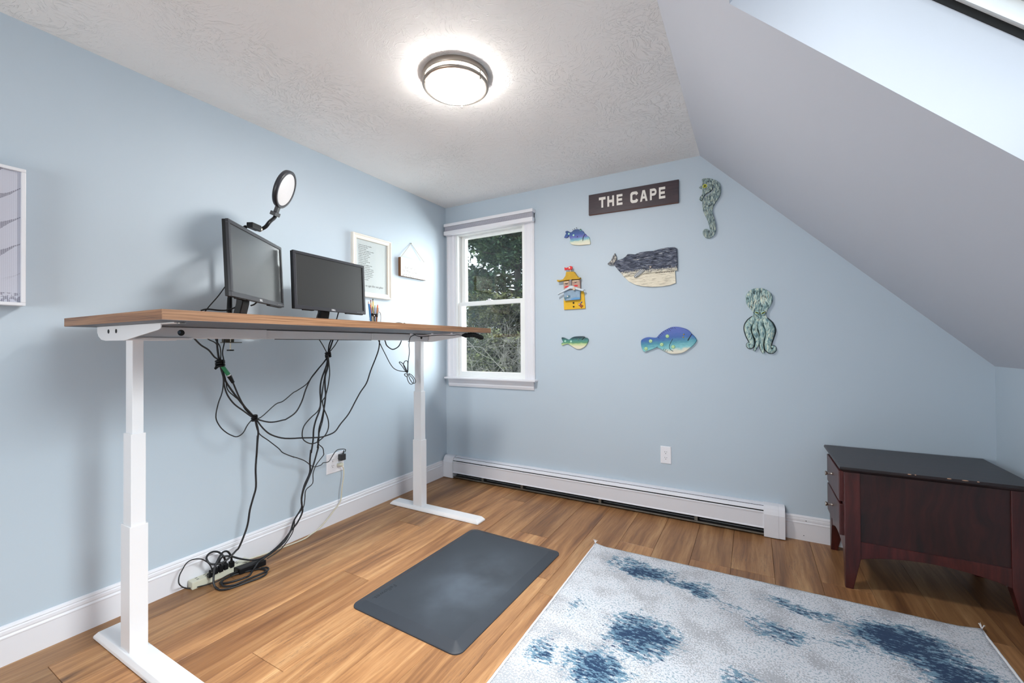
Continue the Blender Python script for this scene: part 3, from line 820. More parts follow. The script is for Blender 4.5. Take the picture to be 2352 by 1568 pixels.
D = {'seahorse':[(2.1673,2.2742),(2.1849,2.2743),(2.2116,2.2684),(2.238,2.2543),(2.2588,2.2356),(2.2717,2.2127),(2.2753,2.183),(2.2711,2.1546),(2.2604,2.1304),(2.2472,2.1123),(2.2351,2.0939),(2.2257,2.0749),(2.2229,2.0549),(2.2266,2.0279),(2.2343,2.0004),(2.2406,1.9702),(2.2442,1.9405),(2.2413,1.9117),(2.2319,1.8925),(2.2159,1.88),(2.1973,1.8765),(2.1786,1.8849),(2.1666,1.9042),(2.1641,1.9223),(2.171,1.9361),(2.1845,1.9387),(2.1965,1.9349),(2.2009,1.9266),(2.1981,1.9111),(2.2016,1.9095),(2.2083,1.9192),(2.2064,1.9429),(2.2008,1.9673),(2.193,1.9949),(2.1826,2.023),(2.172,2.0483),(2.1655,2.0731),(2.163,2.1002),(2.1645,2.1177),(2.1625,2.1293),(2.1783,2.1478),(2.1972,2.1592),(2.216,2.1705),(2.2307,2.1883),(2.2349,2.2051),(2.231,2.2205),(2.2231,2.2264),(2.227,2.2125),(2.2242,2.1954),(2.2108,2.1832),(2.192,2.1764),(2.1785,2.1655),(2.1675,2.1497),(2.1587,2.1305),(2.1458,2.1417),(2.1472,2.1533),(2.1596,2.166),(2.1638,2.1801),(2.164,2.2037),(2.1627,2.2099),(2.1465,2.2204),(2.1479,2.2261),(2.1629,2.2306),(2.1657,2.2479),(2.1632,2.2662)],'seahorse_eye':[(2.1804,2.2229)],'octopus':[(2.475,1.5258),(2.5005,1.5239),(2.5306,1.5071),(2.5504,1.4823),(2.5551,1.4528),(2.5498,1.4239),(2.5346,1.3983),(2.5244,1.3782),(2.5191,1.3549),(2.5289,1.3311),(2.5087,1.32),(2.4782,1.3269),(2.4551,1.3307),(2.4448,1.34),(2.4503,1.3696),(2.4453,1.3847),(2.4299,1.4034),(2.4145,1.4311),(2.4095,1.4614),(2.4124,1.4882),(2.4283,1.5111),(2.4518,1.5244)],'octopus_eyes':[(2.4702,1.3717),(2.5033,1.3688)],
'tentacles':[[(2.4578,1.3395,0.0182),(2.4368,1.3164,0.0228),(2.4223,1.293,0.0219),(2.4194,1.2661,0.0205),(2.4282,1.2271,0.0191),(2.4396,1.1941,0.0164),(2.4419,1.1702,0.0137),(2.4314,1.1569,0.0118),(2.4203,1.1644,0.01),(2.4204,1.1778,0.0077),(2.4303,1.1807,0.0055)],[(2.4809,1.3387,0.0118),(2.4639,1.3037,0.0155),(2.4571,1.2682,0.0173),(2.4645,1.2354,0.0182),(2.4732,1.2056,0.0146),(2.469,1.173,0.0118),(2.4532,1.1315,0.0046)],[(2.4935,1.3323,0.0146),(2.4868,1.2912,0.0173),(2.4979,1.2554,0.021),(2.4988,1.223,0.0173),(2.4934,1.1847,0.0123),(2.4956,1.1493,0.0109),(2.5054,1.1169,0.0055)],[(2.5113,1.3317,0.0164),(2.5286,1.2959,0.0283),(2.5408,1.2604,0.0283),(2.5353,1.2166,0.0237),(2.5274,1.1786,0.021),(2.5296,1.1463,0.0191),(2.5445,1.1302,0.0146),(2.5607,1.1404,0.0114),(2.5584,1.1579,0.0091),(2.546,1.158,0.0064)]],'whale_top':[(1.9858,1.8435),(2.0007,1.8315),(2.0038,1.749),(2.0026,1.6831),(1.9865,1.6811),(1.8566,1.6802),(1.7768,1.6768),(1.7185,1.6723),(1.6373,1.6685),(1.623,1.6915),(1.594,1.7258),(1.5653,1.7652),(1.5712,1.7891),(1.5995,1.7947),(1.6288,1.8002),(1.6506,1.8123),(1.6676,1.8298),(1.6866,1.8277),(1.7197,1.8216),(1.755,1.8331),(1.8012,1.8338),(1.8467,1.8333),(1.8916,1.8409),(1.9358,1.8449)],'whale_jaw':[(1.9876,1.6844),(1.9922,1.5973),(1.9553,1.5852),(1.9004,1.5801),(1.8332,1.5815),(1.7645,1.5913),(1.7179,1.6067),(1.6707,1.6343),(1.6374,1.6721),(1.7185,1.6759),(1.8566,1.6837)],'whale_fluke':[(1.5477,1.7965),(1.5628,1.8292),(1.5753,1.8462),(1.585,1.8219),(1.586,1.7998),
(1.5748,1.7838),(1.5648,1.7665),(1.5374,1.7643),(1.52,1.7722),(1.5276,1.7813)],'whale_fin':[(1.7609,1.7102),(1.784,1.708),(1.7874,1.6983),(1.7652,1.679),(1.7254,1.6538),(1.7113,1.6598),(1.7185,1.6759)],'whale_eye':[(1.8276,1.7204)],'fm_coat':[(1.177,1.5787),(1.328,1.5865),(1.3344,1.5633),(1.3428,1.454),(1.169,1.4521),(1.1668,1.517),(1.1727,1.5686)],'fm_face':[(1.1736,1.6723),(1.3073,1.6718),(1.3094,1.5954),(1.1771,1.5968)],'fm_beard':[(1.1771,1.5968),(1.3094,1.5979),(1.3101,1.5217),(1.1835,1.52)],'fm_hat':[(1.2032,1.7397),(1.2647,1.7367),(1.2808,1.7123),(1.2994,1.6877),(1.3141,1.6885),(1.3141,1.6814),(1.302,1.6761),(1.248,1.6779),(1.1791,1.6745),(1.1315,1.6691),(1.1259,1.6761),(1.126,1.6853),(1.1513,1.6806),(1.1764,1.6851),(1.1961,1.7093)],'fm_nose':[(1.2275,1.6809),(1.2453,1.6794),(1.2449,1.6294),(1.2285,1.6293)],'fm_mous':[(1.1265,1.5715),(1.1421,1.581),(1.1925,1.6061),(1.2367,1.63),(1.253,1.6288),(1.2907,1.612),(1.3281,1.5992),(1.3505,1.5925),(1.3359,1.5822),(1.2745,1.6004),(1.2365,1.6082),(1.1979,1.5928),(1.1504,1.5752),(1.1335,1.5659)],'fm_tooth':[(1.2597,1.6168),(1.2773,1.6155),(1.2785,1.5924),(1.2609,1.5936)],'fm_redfish':[(1.1855,1.7776),(1.2021,1.7709),(1.2159,1.7747),(1.2352,1.7831),(1.2488,1.778),(1.2519,1.7661),(1.2431,1.7536),(1.2212,1.7536),(1.2047,1.7572),(1.1881,1.754)],'fm_stick':[(1.2295,1.7554),(1.2363,1.7547),(1.2362,1.7368),(1.2293,1.7374)],'fm_brownfish':[(1.2871,1.4924),(1.2979,1.4969),(1.3085,1.4887),(1.3271,1.4751),(1.3217,1.4703),(1.3136,1.458),
(1.3057,1.466),(1.2897,1.4821)],'fm_bluetail':[(1.3046,1.4953),(1.314,1.5075),(1.3214,1.5053),(1.3099,1.4925)],'fm_cheekl':[(1.1843,1.6274),(1.201,1.6327),(1.2175,1.6314),(1.2175,1.625),(1.1981,1.6186),(1.1843,1.6196)],'fm_cheekr':[(1.2598,1.6321),(1.2748,1.6361),(1.2909,1.6336),(1.2922,1.6233),(1.2747,1.6221),(1.2598,1.6257)],'fm_eyel':[(1.1887,1.6543),(1.2039,1.6513),(1.2163,1.6547),(1.2039,1.6466),(1.1914,1.6476)],'fm_eyer':[(1.2641,1.66),(1.2749,1.6566),(1.2884,1.6593),(1.2776,1.6525),(1.2668,1.6546)],'fm_browl':[(1.1763,1.6669),(1.2178,1.6688),(1.2177,1.6585),(1.1776,1.6564)],'fm_browr':[(1.2493,1.6701),(1.2993,1.6699),(1.2992,1.6598),(1.2492,1.6612)],'fm_tealfish':[(1.1809,1.5473),(1.2031,1.546),(1.2169,1.5606),(1.2306,1.5572),(1.2305,1.5443),(1.2195,1.5372),(1.2002,1.5358),(1.1918,1.5234),(1.1822,1.5343)],'fm_wave':[(1.2386,1.531),(1.2686,1.5394),(1.3089,1.537),(1.3088,1.523),(1.2386,1.5233)],'fm_buttons':[(1.2493,1.5009),(1.2504,1.4713),(1.2282,1.7691),(1.2965,1.4881),(1.2114,1.5506)],'bigfish':[(1.7552,1.2005),(1.7657,1.2151),(1.7883,1.2263),(1.8107,1.2291),(1.8409,1.2256),(1.8629,1.2263),(1.877,1.2426),(1.9009,1.2648),(1.9304,1.2826),(1.9596,1.2952),(1.9884,1.2974),(2.0168,1.2937),(2.0506,1.2827),(2.0728,1.2692),(2.0911,1.2469),(2.1075,1.2288),(2.1201,1.2068),(2.1144,1.189),(2.0959,1.1673),(2.0717,1.1455),(2.0435,1.1254),(2.0152,1.1153),(1.9771,1.1121),(1.9483,1.114),(1.9192,1.1272),(1.8899,1.1456),(1.8623,1.156),(1.8402,1.1457),(1.8058,1.1332),(1.7833,1.1248),
(1.767,1.1352),(1.757,1.1668)],'bf_spots':[(1.9348,1.2334),(1.8226,1.2009),(1.8971,1.1765),(1.9718,1.1598),(1.7907,1.1478)],'bf_eyes':[(2.0409,1.2438),(2.0379,1.2248)],'bf_mouth':[(2.0911,1.2469),(2.0657,1.2034)],'bf_gill':[(1.9694,1.2146),(1.9586,1.1944),(1.9498,1.1741),(1.9477,1.1558),(1.9543,1.1415),(1.9715,1.1293)],'bf_ticks':[[(1.8729,1.2303),(1.8807,1.2199)],[(1.8789,1.2405),(1.8867,1.2301)],[(1.8869,1.2486),(1.8947,1.2382)],[(1.8949,1.2588),(1.9046,1.2463)],[(1.9068,1.2668),(1.9145,1.2584)],[(1.9205,1.2747),(1.9283,1.2663)],[(1.9323,1.2826),(1.9419,1.266)],[(1.9421,1.2885),(1.9555,1.2698)],[(1.9537,1.2923),(1.9633,1.2818)],[(1.9634,1.2951),(1.9729,1.2846)],[(1.9807,1.2926),(1.9882,1.2843)],[(1.8683,1.1622),(1.8623,1.156)],[(1.9136,1.1497),(1.9056,1.1394)],[(1.9253,1.1456),(1.9173,1.1312)],[(1.9349,1.1354),(1.9299,1.1251)]],'bluefish':[(1.1847,2.0561),(1.1903,2.0631),(1.2056,2.0623),(1.2261,2.0491),(1.2399,2.0524),(1.2564,2.063),(1.2713,2.0647),(1.2876,2.0637),(1.2997,2.0607),(1.3117,2.054),(1.333,2.0408),(1.3369,2.0301),(1.3488,2.0209),(1.3566,2.0084),(1.3697,1.9991),(1.3801,1.9851),(1.3851,1.9592),(1.3863,1.9401),(1.3797,1.9371),(1.3401,1.9382),(1.3001,1.9399),(1.2595,1.9468),(1.235,1.9549),(1.22,1.971),(1.2243,1.986),(1.2244,1.9989),(1.2176,2.0166),(1.2108,2.0266),(1.2066,2.0168),(1.1941,2.0106),(1.1816,2.0135),(1.1732,2.0185),(1.1803,2.0241),(1.1831,2.0342),(1.1915,2.0434)],'blue_spikes':[[(1.255,2.0567),(1.2455,2.0671)],[(1.2666,2.0628),(1.2592,2.0735)],[(1.2801,
2.0635),(1.2742,2.0791)]],'blue_eye':[(1.3104,2.0567)],'blue_spots':[(1.215,2.0383),(1.2533,2.0222),(1.2851,2.0064)],'blue_mouth':[(1.3468,2.0199),(1.3326,1.9976),(1.3271,1.9665)],'greenfish':[(1.1471,1.2356),(1.1571,1.2367),(1.1757,1.2318),(1.2027,1.2199),(1.2125,1.221),(1.2284,1.2322),(1.2528,1.241),(1.2829,1.2434),(1.3245,1.2433),(1.3363,1.2375),(1.3421,1.2329),(1.3539,1.2305),(1.3643,1.2214),(1.3642,1.209),(1.3547,1.1867),(1.3416,1.1699),(1.3238,1.1565),(1.3,1.1464),(1.2761,1.1458),(1.2521,1.1555),(1.2279,1.1704),(1.2036,1.1843),(1.1913,1.1856),(1.1666,1.1788),(1.1553,1.1731),(1.1454,1.1789),(1.1442,1.1894),(1.1518,1.1951),(1.163,1.1996),(1.1568,1.2054),(1.1482,1.2217)],'green_eye':[(1.2857,1.2178)],'green_spots':[(1.1785,1.207),(1.2264,1.2042)],'green_mouth':[(1.3351,1.2364),(1.3148,1.2152)],'sign':[(1.3792,2.307),(2.0177,2.3003),(2.0162,2.1435),(1.378,2.1558)],'sign_x':[(1.4589,1.5095),(1.5229,1.5726),(1.5922,1.6344),(1.691,1.7458),(1.759,1.8111),(1.8278,1.8728),(1.8884,1.9303)],'cables':{'a1':[(0.3,-2.1565,1.227),(0.284,-2.141,1.2176),(0.268,-2.1076,1.188),(0.252,-2.0687,1.1648),(0.236,-2.0378,1.133),(0.22,-2.0062,1.1081)],'a2':[(0.26,-2.0861,1.2287),(0.25,-2.0677,1.2137),(0.24,-2.0302,1.1931),(0.23,-2.0158,1.1456),(0.22,-2.0047,1.1027)],'a3':[(0.21,-2.0135,1.2306),(0.215,-2.0135,1.1667),(0.22,-2.0062,1.1027)],'a4':[(0.23,-2.0302,1.23),(0.2275,-2.0266,1.2117),(0.225,-2.0086,1.1826),(0.2225,-2.0025,1.1453),(0.22,-2.0013,1.1025)],'a5':[(0.2,-1.9741,1.2205),(0.205,-1.9791,
1.1961),(0.21,-1.989,1.1503),(0.215,-1.9851,1.1072),(0.22,-1.9964,1.089)],'s1':[(0.22,-2.0037,1.0973),(0.21,-1.9816,1.0262),(0.2,-1.9413,0.9625),(0.19,-1.8834,0.8832),(0.18,-1.8239,0.8103)],'s2':[(0.225,-2.0037,1.0974),(0.2183,-1.9907,1.0378),(0.2117,-1.9825,0.994),(0.205,-1.9642,0.9432),(0.1983,-1.9301,0.8952),(0.1917,-1.8843,0.8553),(0.185,-1.8267,0.8088)],'s3':[(0.215,-1.9964,1.0916),(0.2092,-1.9762,1.0257),(0.2033,-1.9633,0.9702),(0.1975,-1.9297,0.9337),(0.1917,-1.895,0.9016),(0.1858,-1.8704,0.8586),(0.18,-1.8239,0.8115)],'s4':[(0.22,-1.9463,1.0021),(0.2067,-1.9082,0.9208),(0.1933,-1.8744,0.871),(0.18,-1.8228,0.8142)],'loop1':[(0.22,-1.9998,1.0918),(0.2167,-1.9923,1.0486),(0.2133,-1.9873,1.0052),(0.21,-1.9916,0.9571),(0.2067,-2.0071,0.9052),(0.2033,-2.0152,0.8423),(0.2,-1.9966,0.7963),(0.1967,-1.9702,0.7644),(0.1933,-1.9431,0.7428),(0.19,-1.9128,0.7284),(0.1867,-1.8818,0.7419),(0.1833,-1.8582,0.7771),(0.18,-1.8285,0.8064)],'r1':[(0.18,-1.8228,0.8084),(0.184,-1.7907,0.8068),(0.188,-1.7153,0.8649),(0.192,-1.674,0.8783),(0.196,-1.6182,0.9187),(0.2,-1.5995,0.928),(0.204,-1.5467,0.9576),(0.208,-1.5177,0.9901),(0.212,-1.4683,1.0457),(0.216,-1.417,1.1091),(0.22,-1.4097,1.127)],'r2':[(0.185,-1.8256,0.8075),(0.1882,-1.7638,0.7794),(0.1914,-1.7236,0.772),(0.1945,-1.6758,0.775),(0.1977,-1.6573,0.7789),(0.2009,-1.6063,0.8078),(0.2041,-1.5718,0.8629),(0.2073,-1.549,0.9292),(0.2105,-1.5194,0.9903),(0.2136,-1.4827,1.0347),(0.2168,-1.4177,1.1032),(0.22,-1.411,1.124)],'r3':[(0.18,-1.8217,
0.8054),(0.1867,-1.7806,0.7468),(0.1933,-1.737,0.7041),(0.2,-1.6667,0.6732),(0.2067,-1.5651,0.6573),(0.2133,-1.5662,0.658),(0.22,-1.4751,0.644),(0.2267,-1.4332,0.6455),(0.2333,-1.3758,0.6595),(0.24,-1.3379,0.7023),(0.2467,-1.284,0.7562),(0.2533,-1.2357,0.832),(0.26,-1.2019,0.8859),(0.2667,-1.1591,0.9402),(0.2733,-1.1317,1.0165),(0.28,-1.1038,1.0808),(0.2867,-1.0841,1.1331),(0.2933,-1.0772,1.1727),(0.3,-1.0789,1.2189)],'r4':[(0.18,-1.82,0.7993),(0.1707,-1.7948,0.7244),(0.1614,-1.7363,0.6708),(0.1521,-1.675,0.6146),(0.1429,-1.6437,0.5819),(0.1336,-1.5714,0.539),(0.1243,-1.5716,0.5414),(0.115,-1.4954,0.4995),(0.1057,-1.4303,0.4456),(0.0964,-1.37,0.4394),(0.0871,-1.3474,0.4465),(0.0779,-1.3003,0.4409),(0.0686,-1.2684,0.4642),(0.0593,-1.2359,0.4882),(0.05,-1.2011,0.4949),(0.045,-1.146,0.482),(0.04,-1.148,0.462)],'c1':[(0.3,-1.0918,1.2188),(0.31,-1.0798,1.1858),(0.32,-1.0547,1.1326),(0.33,-1.0023,1.0442),(0.34,-0.9572,1.0117),(0.35,-0.8912,0.9993),(0.36,-0.8842,0.9909)],'c3':[(0.28,-1.016,1.223),(0.28,-1.0089,1.2061),(0.28,-0.9937,1.1789),(0.28,-0.9431,1.1545),(0.28,-0.8908,1.1714),(0.28,-0.8643,1.2031),(0.28,-0.8583,1.2243)],'c4':[(0.43,-0.8771,1.2533),(0.4183,-0.8941,1.2477),(0.4067,-0.906,1.2327),(0.395,-0.9056,1.1849),(0.3833,-0.8885,1.1366),(0.3717,-0.8893,1.0606),(0.36,-0.8842,0.9909)],'bow1':[(0.36,-0.8842,0.9909),(0.36,-0.9398,1.0453),(0.36,-0.9604,1.0632),(0.36,-0.9566,1.0698),(0.36,-0.9302,1.0586),(0.36,-0.9015,1.0264),(0.36,-0.8842,0.9909),(0.36,-0.916,1.034),(0.36,
-0.9207,1.0548),(0.36,-0.909,1.0715),(0.36,-0.8896,1.0756),(0.36,-0.8799,1.0635),(0.36,-0.8821,1.0185),(0.36,-0.8842,0.9895)],'bow2':[(0.36,-0.8842,0.9909),(0.3613,-0.8859,0.9495),(0.3627,-0.8658,0.9167),(0.364,-0.8424,0.91),(0.3653,-0.8266,0.9242),(0.3667,-0.84,0.9498),(0.368,-0.881,0.984),(0.3693,-0.8527,0.9753),(0.3707,-0.8191,0.9414),(0.372,-0.8176,0.9202),(0.3733,-0.8424,0.9152),(0.3747,-0.8735,0.9456),(0.376,-0.8973,0.9818),(0.3773,-0.9276,0.9871),(0.3787,-0.9291,0.977),(0.38,-0.9084,0.9641)],'c5':[(0.46,-0.9197,1.252),(0.5075,-0.9477,1.2441),(0.555,-0.9476,1.238),(0.6025,-0.9136,1.2444),(0.65,-0.8584,1.2485),(0.6975,-0.8121,1.2465),(0.745,-0.8201,1.2502),(0.7925,-0.8293,1.244),(0.84,-0.851,1.2351)],'b1t':[(0.24,-1.4914,1.2281),(0.235,-1.4812,1.2195),(0.23,-1.4544,1.1873),(0.225,-1.4237,1.1423),(0.22,-1.4097,1.127)],'b2t':[(0.21,-1.3738,1.2299),(0.215,-1.3988,1.1872),(0.22,-1.4097,1.127)],'b3t':[(0.22,-1.3708,1.2298),(0.22,-1.3921,1.175),(0.22,-1.4076,1.127)],'b4t':[(0.24,-1.3507,1.2206),(0.2363,-1.355,1.2114),(0.2325,-1.3735,1.181),(0.2288,-1.3989,1.1509),(0.225,-1.4114,1.1241)],'b1':[(0.22,-1.4117,1.1271),(0.2129,-1.4149,1.067),(0.2059,-1.4439,0.9847),(0.1988,-1.449,0.9193),(0.1918,-1.4407,0.8524),(0.1847,-1.4425,0.7984),(0.1776,-1.4643,0.7355),(0.1706,-1.4726,0.6829),(0.1635,-1.471,0.6226),(0.1565,-1.4794,0.5465),(0.1494,-1.4756,0.5619),(0.1424,-1.4782,0.4956),(0.1353,-1.4734,0.4274),(0.1282,-1.5048,0.356),(0.1212,-1.5179,0.2868),(0.1141,-1.5133,0.2252),(0.1071,
-1.5542,0.1666),(0.1,-1.5771,0.1029)],'b1f':[(0.1,-1.5771,0.1029),(0.11,-1.6495,0.0582),(0.12,-1.7304,0.0366),(0.12,-1.7897,0.0417),(0.105,-1.8495,0.0703),(0.1,-1.9011,0.106),(0.09,-1.9328,0.1118),(0.075,-1.942,0.0814)],'b2':[(0.225,-1.4127,1.1271),(0.2188,-1.4111,1.0549),(0.2126,-1.4251,0.9955),(0.2065,-1.4207,0.929),(0.2003,-1.4128,0.8858),(0.1941,-1.4188,0.8079),(0.1879,-1.4315,0.7372),(0.1818,-1.444,0.6849),(0.1756,-1.443,0.6183),(0.1694,-1.4454,0.5703),(0.1632,-1.4374,0.5685),(0.1571,-1.4666,0.4683),(0.1509,-1.4916,0.4016),(0.1447,-1.5232,0.3315),(0.1385,-1.5297,0.2676),(0.1324,-1.5186,0.2108),(0.1262,-1.5461,0.1546),(0.12,-1.5832,0.1159)],'b2f':[(0.12,-1.5832,0.1159),(0.13,-1.6295,0.0732),(0.145,-1.7147,0.0508),(0.15,-1.7569,0.0434),(0.1412,-1.7793,0.03),(0.173,-1.8134,0.03),(0.1686,-1.8268,0.012),(0.1962,-1.8553,0.012),(0.1863,-1.8718,0.006),(0.1768,-1.9095,0.006),(0.159,-1.942,0.006),(0.1341,-1.9603,0.006),(0.1114,-1.941,0.006),(0.1086,-1.8957,0.006),(0.1219,-1.8593,0.006),(0.1516,-1.8083,0.006),(0.1735,-1.7861,0.006),(0.2096,-1.7813,0.006),(0.2365,-1.7913,0.006),(0.253,-1.8112,0.006),(0.2545,-1.8436,0.006),(0.2441,-1.8815,0.006),(0.2326,-1.9281,0.006),(0.2228,-1.9639,0.006),(0.2065,-1.9857,0.006),(0.1855,-1.9932,0.005),(0.1535,-1.9915,0.005),(0.14,-1.994,0.0176),(0.13,-1.9912,0.0353),(0.12,-1.9845,0.0599),(0.115,-1.9772,0.0858),(0.11,-1.9668,0.1062),(0.1,-1.9498,0.1229),(0.09,-1.9305,0.1345),(0.08,-1.9109,0.1306),(0.075,-1.8957,0.1184)],'coil':[(0.1761,-1.7876,0.012),
(0.1963,-1.7688,0.012),(0.2211,-1.7729,0.012),(0.2341,-1.7956,0.012),(0.2305,-1.8411,0.012),(0.2261,-1.9038,0.012),(0.2206,-1.9425,0.012),(0.2004,-1.9667,0.012),(0.1748,-1.9721,0.012),(0.1435,-1.9628,0.012),(0.1204,-1.9393,0.012)],'b3':[(0.235,-1.4203,1.1244),(0.2337,-1.4099,1.0311),(0.2324,-1.4125,0.9833),(0.2311,-1.422,0.9302),(0.2297,-1.4382,0.8781),(0.2284,-1.4541,0.8562),(0.2271,-1.4466,0.8138),(0.2258,-1.4186,0.7502),(0.2245,-1.4108,0.701),(0.2232,-1.4237,0.6612),(0.2218,-1.4499,0.6363),(0.2205,-1.4952,0.6159),(0.2192,-1.5328,0.6205),(0.2179,-1.5694,0.6477),(0.2166,-1.5776,0.6831),(0.2153,-1.5643,0.7261),(0.2139,-1.5224,0.7651),(0.2126,-1.4694,0.804),(0.2113,-1.4482,0.8723),(0.21,-1.4335,0.9661)],'b4':[(0.22,-1.4104,1.124),(0.2161,-1.438,0.9667),(0.2122,-1.4488,0.8902),(0.2083,-1.446,0.854),(0.2043,-1.4264,0.8036),(0.2004,-1.4339,0.7326),(0.1965,-1.4446,0.6923),(0.1926,-1.4553,0.6463),(0.1887,-1.4592,0.6051),(0.1848,-1.4228,0.5672),(0.1809,-1.4131,0.5345),(0.177,-1.4135,0.518),(0.173,-1.4559,0.4744),(0.1691,-1.4753,0.4261),(0.1652,-1.4763,0.3667),(0.1613,-1.5168,0.3387),(0.1574,-1.5213,0.2877),(0.1535,-1.5293,0.2378),(0.1496,-1.5752,0.1953),(0.1457,-1.5795,0.158),(0.1417,-1.5905,0.1106),(0.1378,-1.6409,0.0548),(0.1339,-1.6832,0.0347),(0.13,-1.7272,0.0237)],'down':[(0.18,-1.8228,0.8055),(0.174,-1.7995,0.7373),(0.168,-1.7991,0.684),(0.162,-1.8015,0.5962),(0.156,-1.7918,0.7081),(0.15,-1.7932,0.6195),(0.144,-1.7957,0.5312),(0.138,-1.7907,0.4348),(0.132,-1.8018,0.3784),
(0.126,-1.8157,0.3174),(0.12,-1.8238,0.2433)],'downf':[(0.12,-1.8238,0.2433),(0.12,-1.8463,0.1822),(0.115,-1.8657,0.1372),(0.11,-1.8748,0.1269),(0.11,-1.9006,0.1083),(0.11,-1.9279,0.0956),(0.105,-1.9522,0.0918),(0.1,-1.9781,0.0989),(0.09,-1.9912,0.1079),(0.08,-1.9965,0.1231),(0.07,-1.9938,0.1327),(0.06,-1.9793,0.1417),(0.055,-1.9568,0.142),(0.055,-1.9363,0.1322),(0.06,-1.9221,0.1171),(0.07,-1.9144,0.1002)],'thin':[(0.085,-1.977,0.0605),(0.085,-1.981,0.0844),(0.085,-1.9909,0.1043),(0.08,-2.0004,0.1183),(0.08,-2.0198,0.1378),(0.075,-2.0406,0.1468),(0.075,-2.065,0.1512),(0.075,-2.0834,0.1435),(0.075,-2.0979,0.1227),(0.075,-2.1105,0.0992),(0.08,-2.1161,0.0761),(0.085,-2.1128,0.0591),(0.0136,-2.0686,0.006),(0.0454,-2.0597,0.006),(0.0653,-2.0401,0.006),(0.0805,-2.0142,0.006),(0.0949,-1.9796,0.006),(0.102,-1.9549,0.008),(0.096,-1.9105,0.012),(0.1158,-1.8779,0.02)],'white':[(0.04,-1.1866,0.3825),(0.0407,-1.1607,0.365),(0.0413,-1.157,0.3082),(0.042,-1.1711,0.2379),(0.0427,-1.1851,0.1461),(0.0433,-1.2332,0.1035),(0.044,-1.2841,0.0637),(0.0447,-1.3491,0.0242),(0.0453,-1.4039,0.0107),(0.0541,-1.4476,0.006),(0.0543,-1.5057,0.006),(0.0473,-1.5843,0.0073),(0.048,-1.6885,0.0136),(0.0487,-1.7736,0.0232),(0.0493,-1.8087,0.027),(0.05,-1.854,0.0327)],'t1':[(0.12,-1.9218,1.5022),(0.12,-1.9631,1.4359),(0.12,-1.9981,1.3886),(0.12,-2.0235,1.3529)],'t2':[(0.14,-2.0506,1.3539),(0.156,-2.0294,1.3616),(0.172,-1.9882,1.3583),(0.188,-1.9559,1.3609),(0.204,-1.9227,1.3791),(0.22,-1.9047,1.4103)],'t3':[(0.11,
-1.9158,1.4298),(0.11,-1.9179,1.3899),(0.11,-1.919,1.3546)],'t4':[(0.22,-1.4701,1.3897),(0.22,-1.49,1.3382)],'t5':[(0.22,-1.3334,1.3921),(0.22,-1.3513,1.3363)],'t6':[(0.22,-1.8616,1.3886),(0.22,-1.8449,1.3956),(0.22,-1.8309,1.4093)]},'knot1':[0.22,-2.0047,1.1],'knot2':[0.18,-1.8217,0.8083],'knot3':[0.22,-1.4097,1.127],'green':[[0.22,-1.9964,1.0874],[0.22,-1.9676,1.0439],[0.22,-1.9741,1.0378],[0.22,-1.9463,1.0032],[0.22,-2.0279,1.0746],[0.22,-2.0086,1.0842]]}
CB = D['cables']
CB['downf'].append((.070, -1.908, .078))
CB['b2f'] += [(.074, -1.885, .098), (.074, -1.880, .078)]
CB['b1f'].append((.072, -1.932, .078))
CB['thin'].insert(0, (.083, -1.985, .064))
def sp(*names, rev=()):
    out = []
    for n in names:
        p = CB[n]
        if n in rev: p = p[::-1]
        if out and (Vector(out[-1]) - Vector(p[0])).length < .035: p = p[1:]
        out += [tuple(q) for q in p]
    return out
def cable(names, r, label, rev=(), mat=None, group=None, name='cable'):
    pts = smooth_path(sp(*names, rev=rev), 4)
    pts = [Vector((p.x, p.y, max(p.z, r + .0005))) for p in pts]
    o = MB().tube(pts, r, 8).build(name, mat or M_cable)
    return tag(o, label, 'cable', group)
TK, TN = .0047, .0027
# bundle under the near monitor
cable(['a1', 's2', 'r2', 'b2t'], TK * .8, 'black cable sagging in a low arc between the two upper cable bundles', rev=('b2t',))
cable(['a3', 's1', 'down', 'downf'], TK, 'thick black power cord dropping alone from the middle tie to the power strip')
cable(['a4', 's3', 'r1', 'b1t'], TN, 'thin black cable rising from the middle tie up to the far bundle', rev=('b1t',))
cable(['a2', 'loop1'], TN, 'thin black cable hanging in a slack loop left of the middle tie')
cable(['a5'], TN, 'short thin black cable beside the metal desk clamp')
gadp = thing('cable_adapter', Vector(D['green'][0]), 'small green and black plug adapter hanging in the near cable bundle', 'adapter')
G = [Vector(p) for p in D['green']]
part(MB().cyl(G[0], G[1], .0095, n=12), 'green_sleeve', simple('green_plastic', (46, 142, 96), .4), gadp)
part(MB().cyl(G[1], G[1] + (G[3] - G[1]) * .18, .0085, n=12), 'white_tip', M_white_plastic, gadp)
part(MB().cyl(G[1] + (G[3] - G[1]) * .15, G[3], .0105, .0075, n=12), 'plug_body', M_plastic, gadp)
cable(['s4', 'r3'], TK * .85, 'long black cable swinging right from the green adapter and up to the rail')
cable(['r4'], TN, 'thin black wavy cable running down to the adapter in the wall outlet')
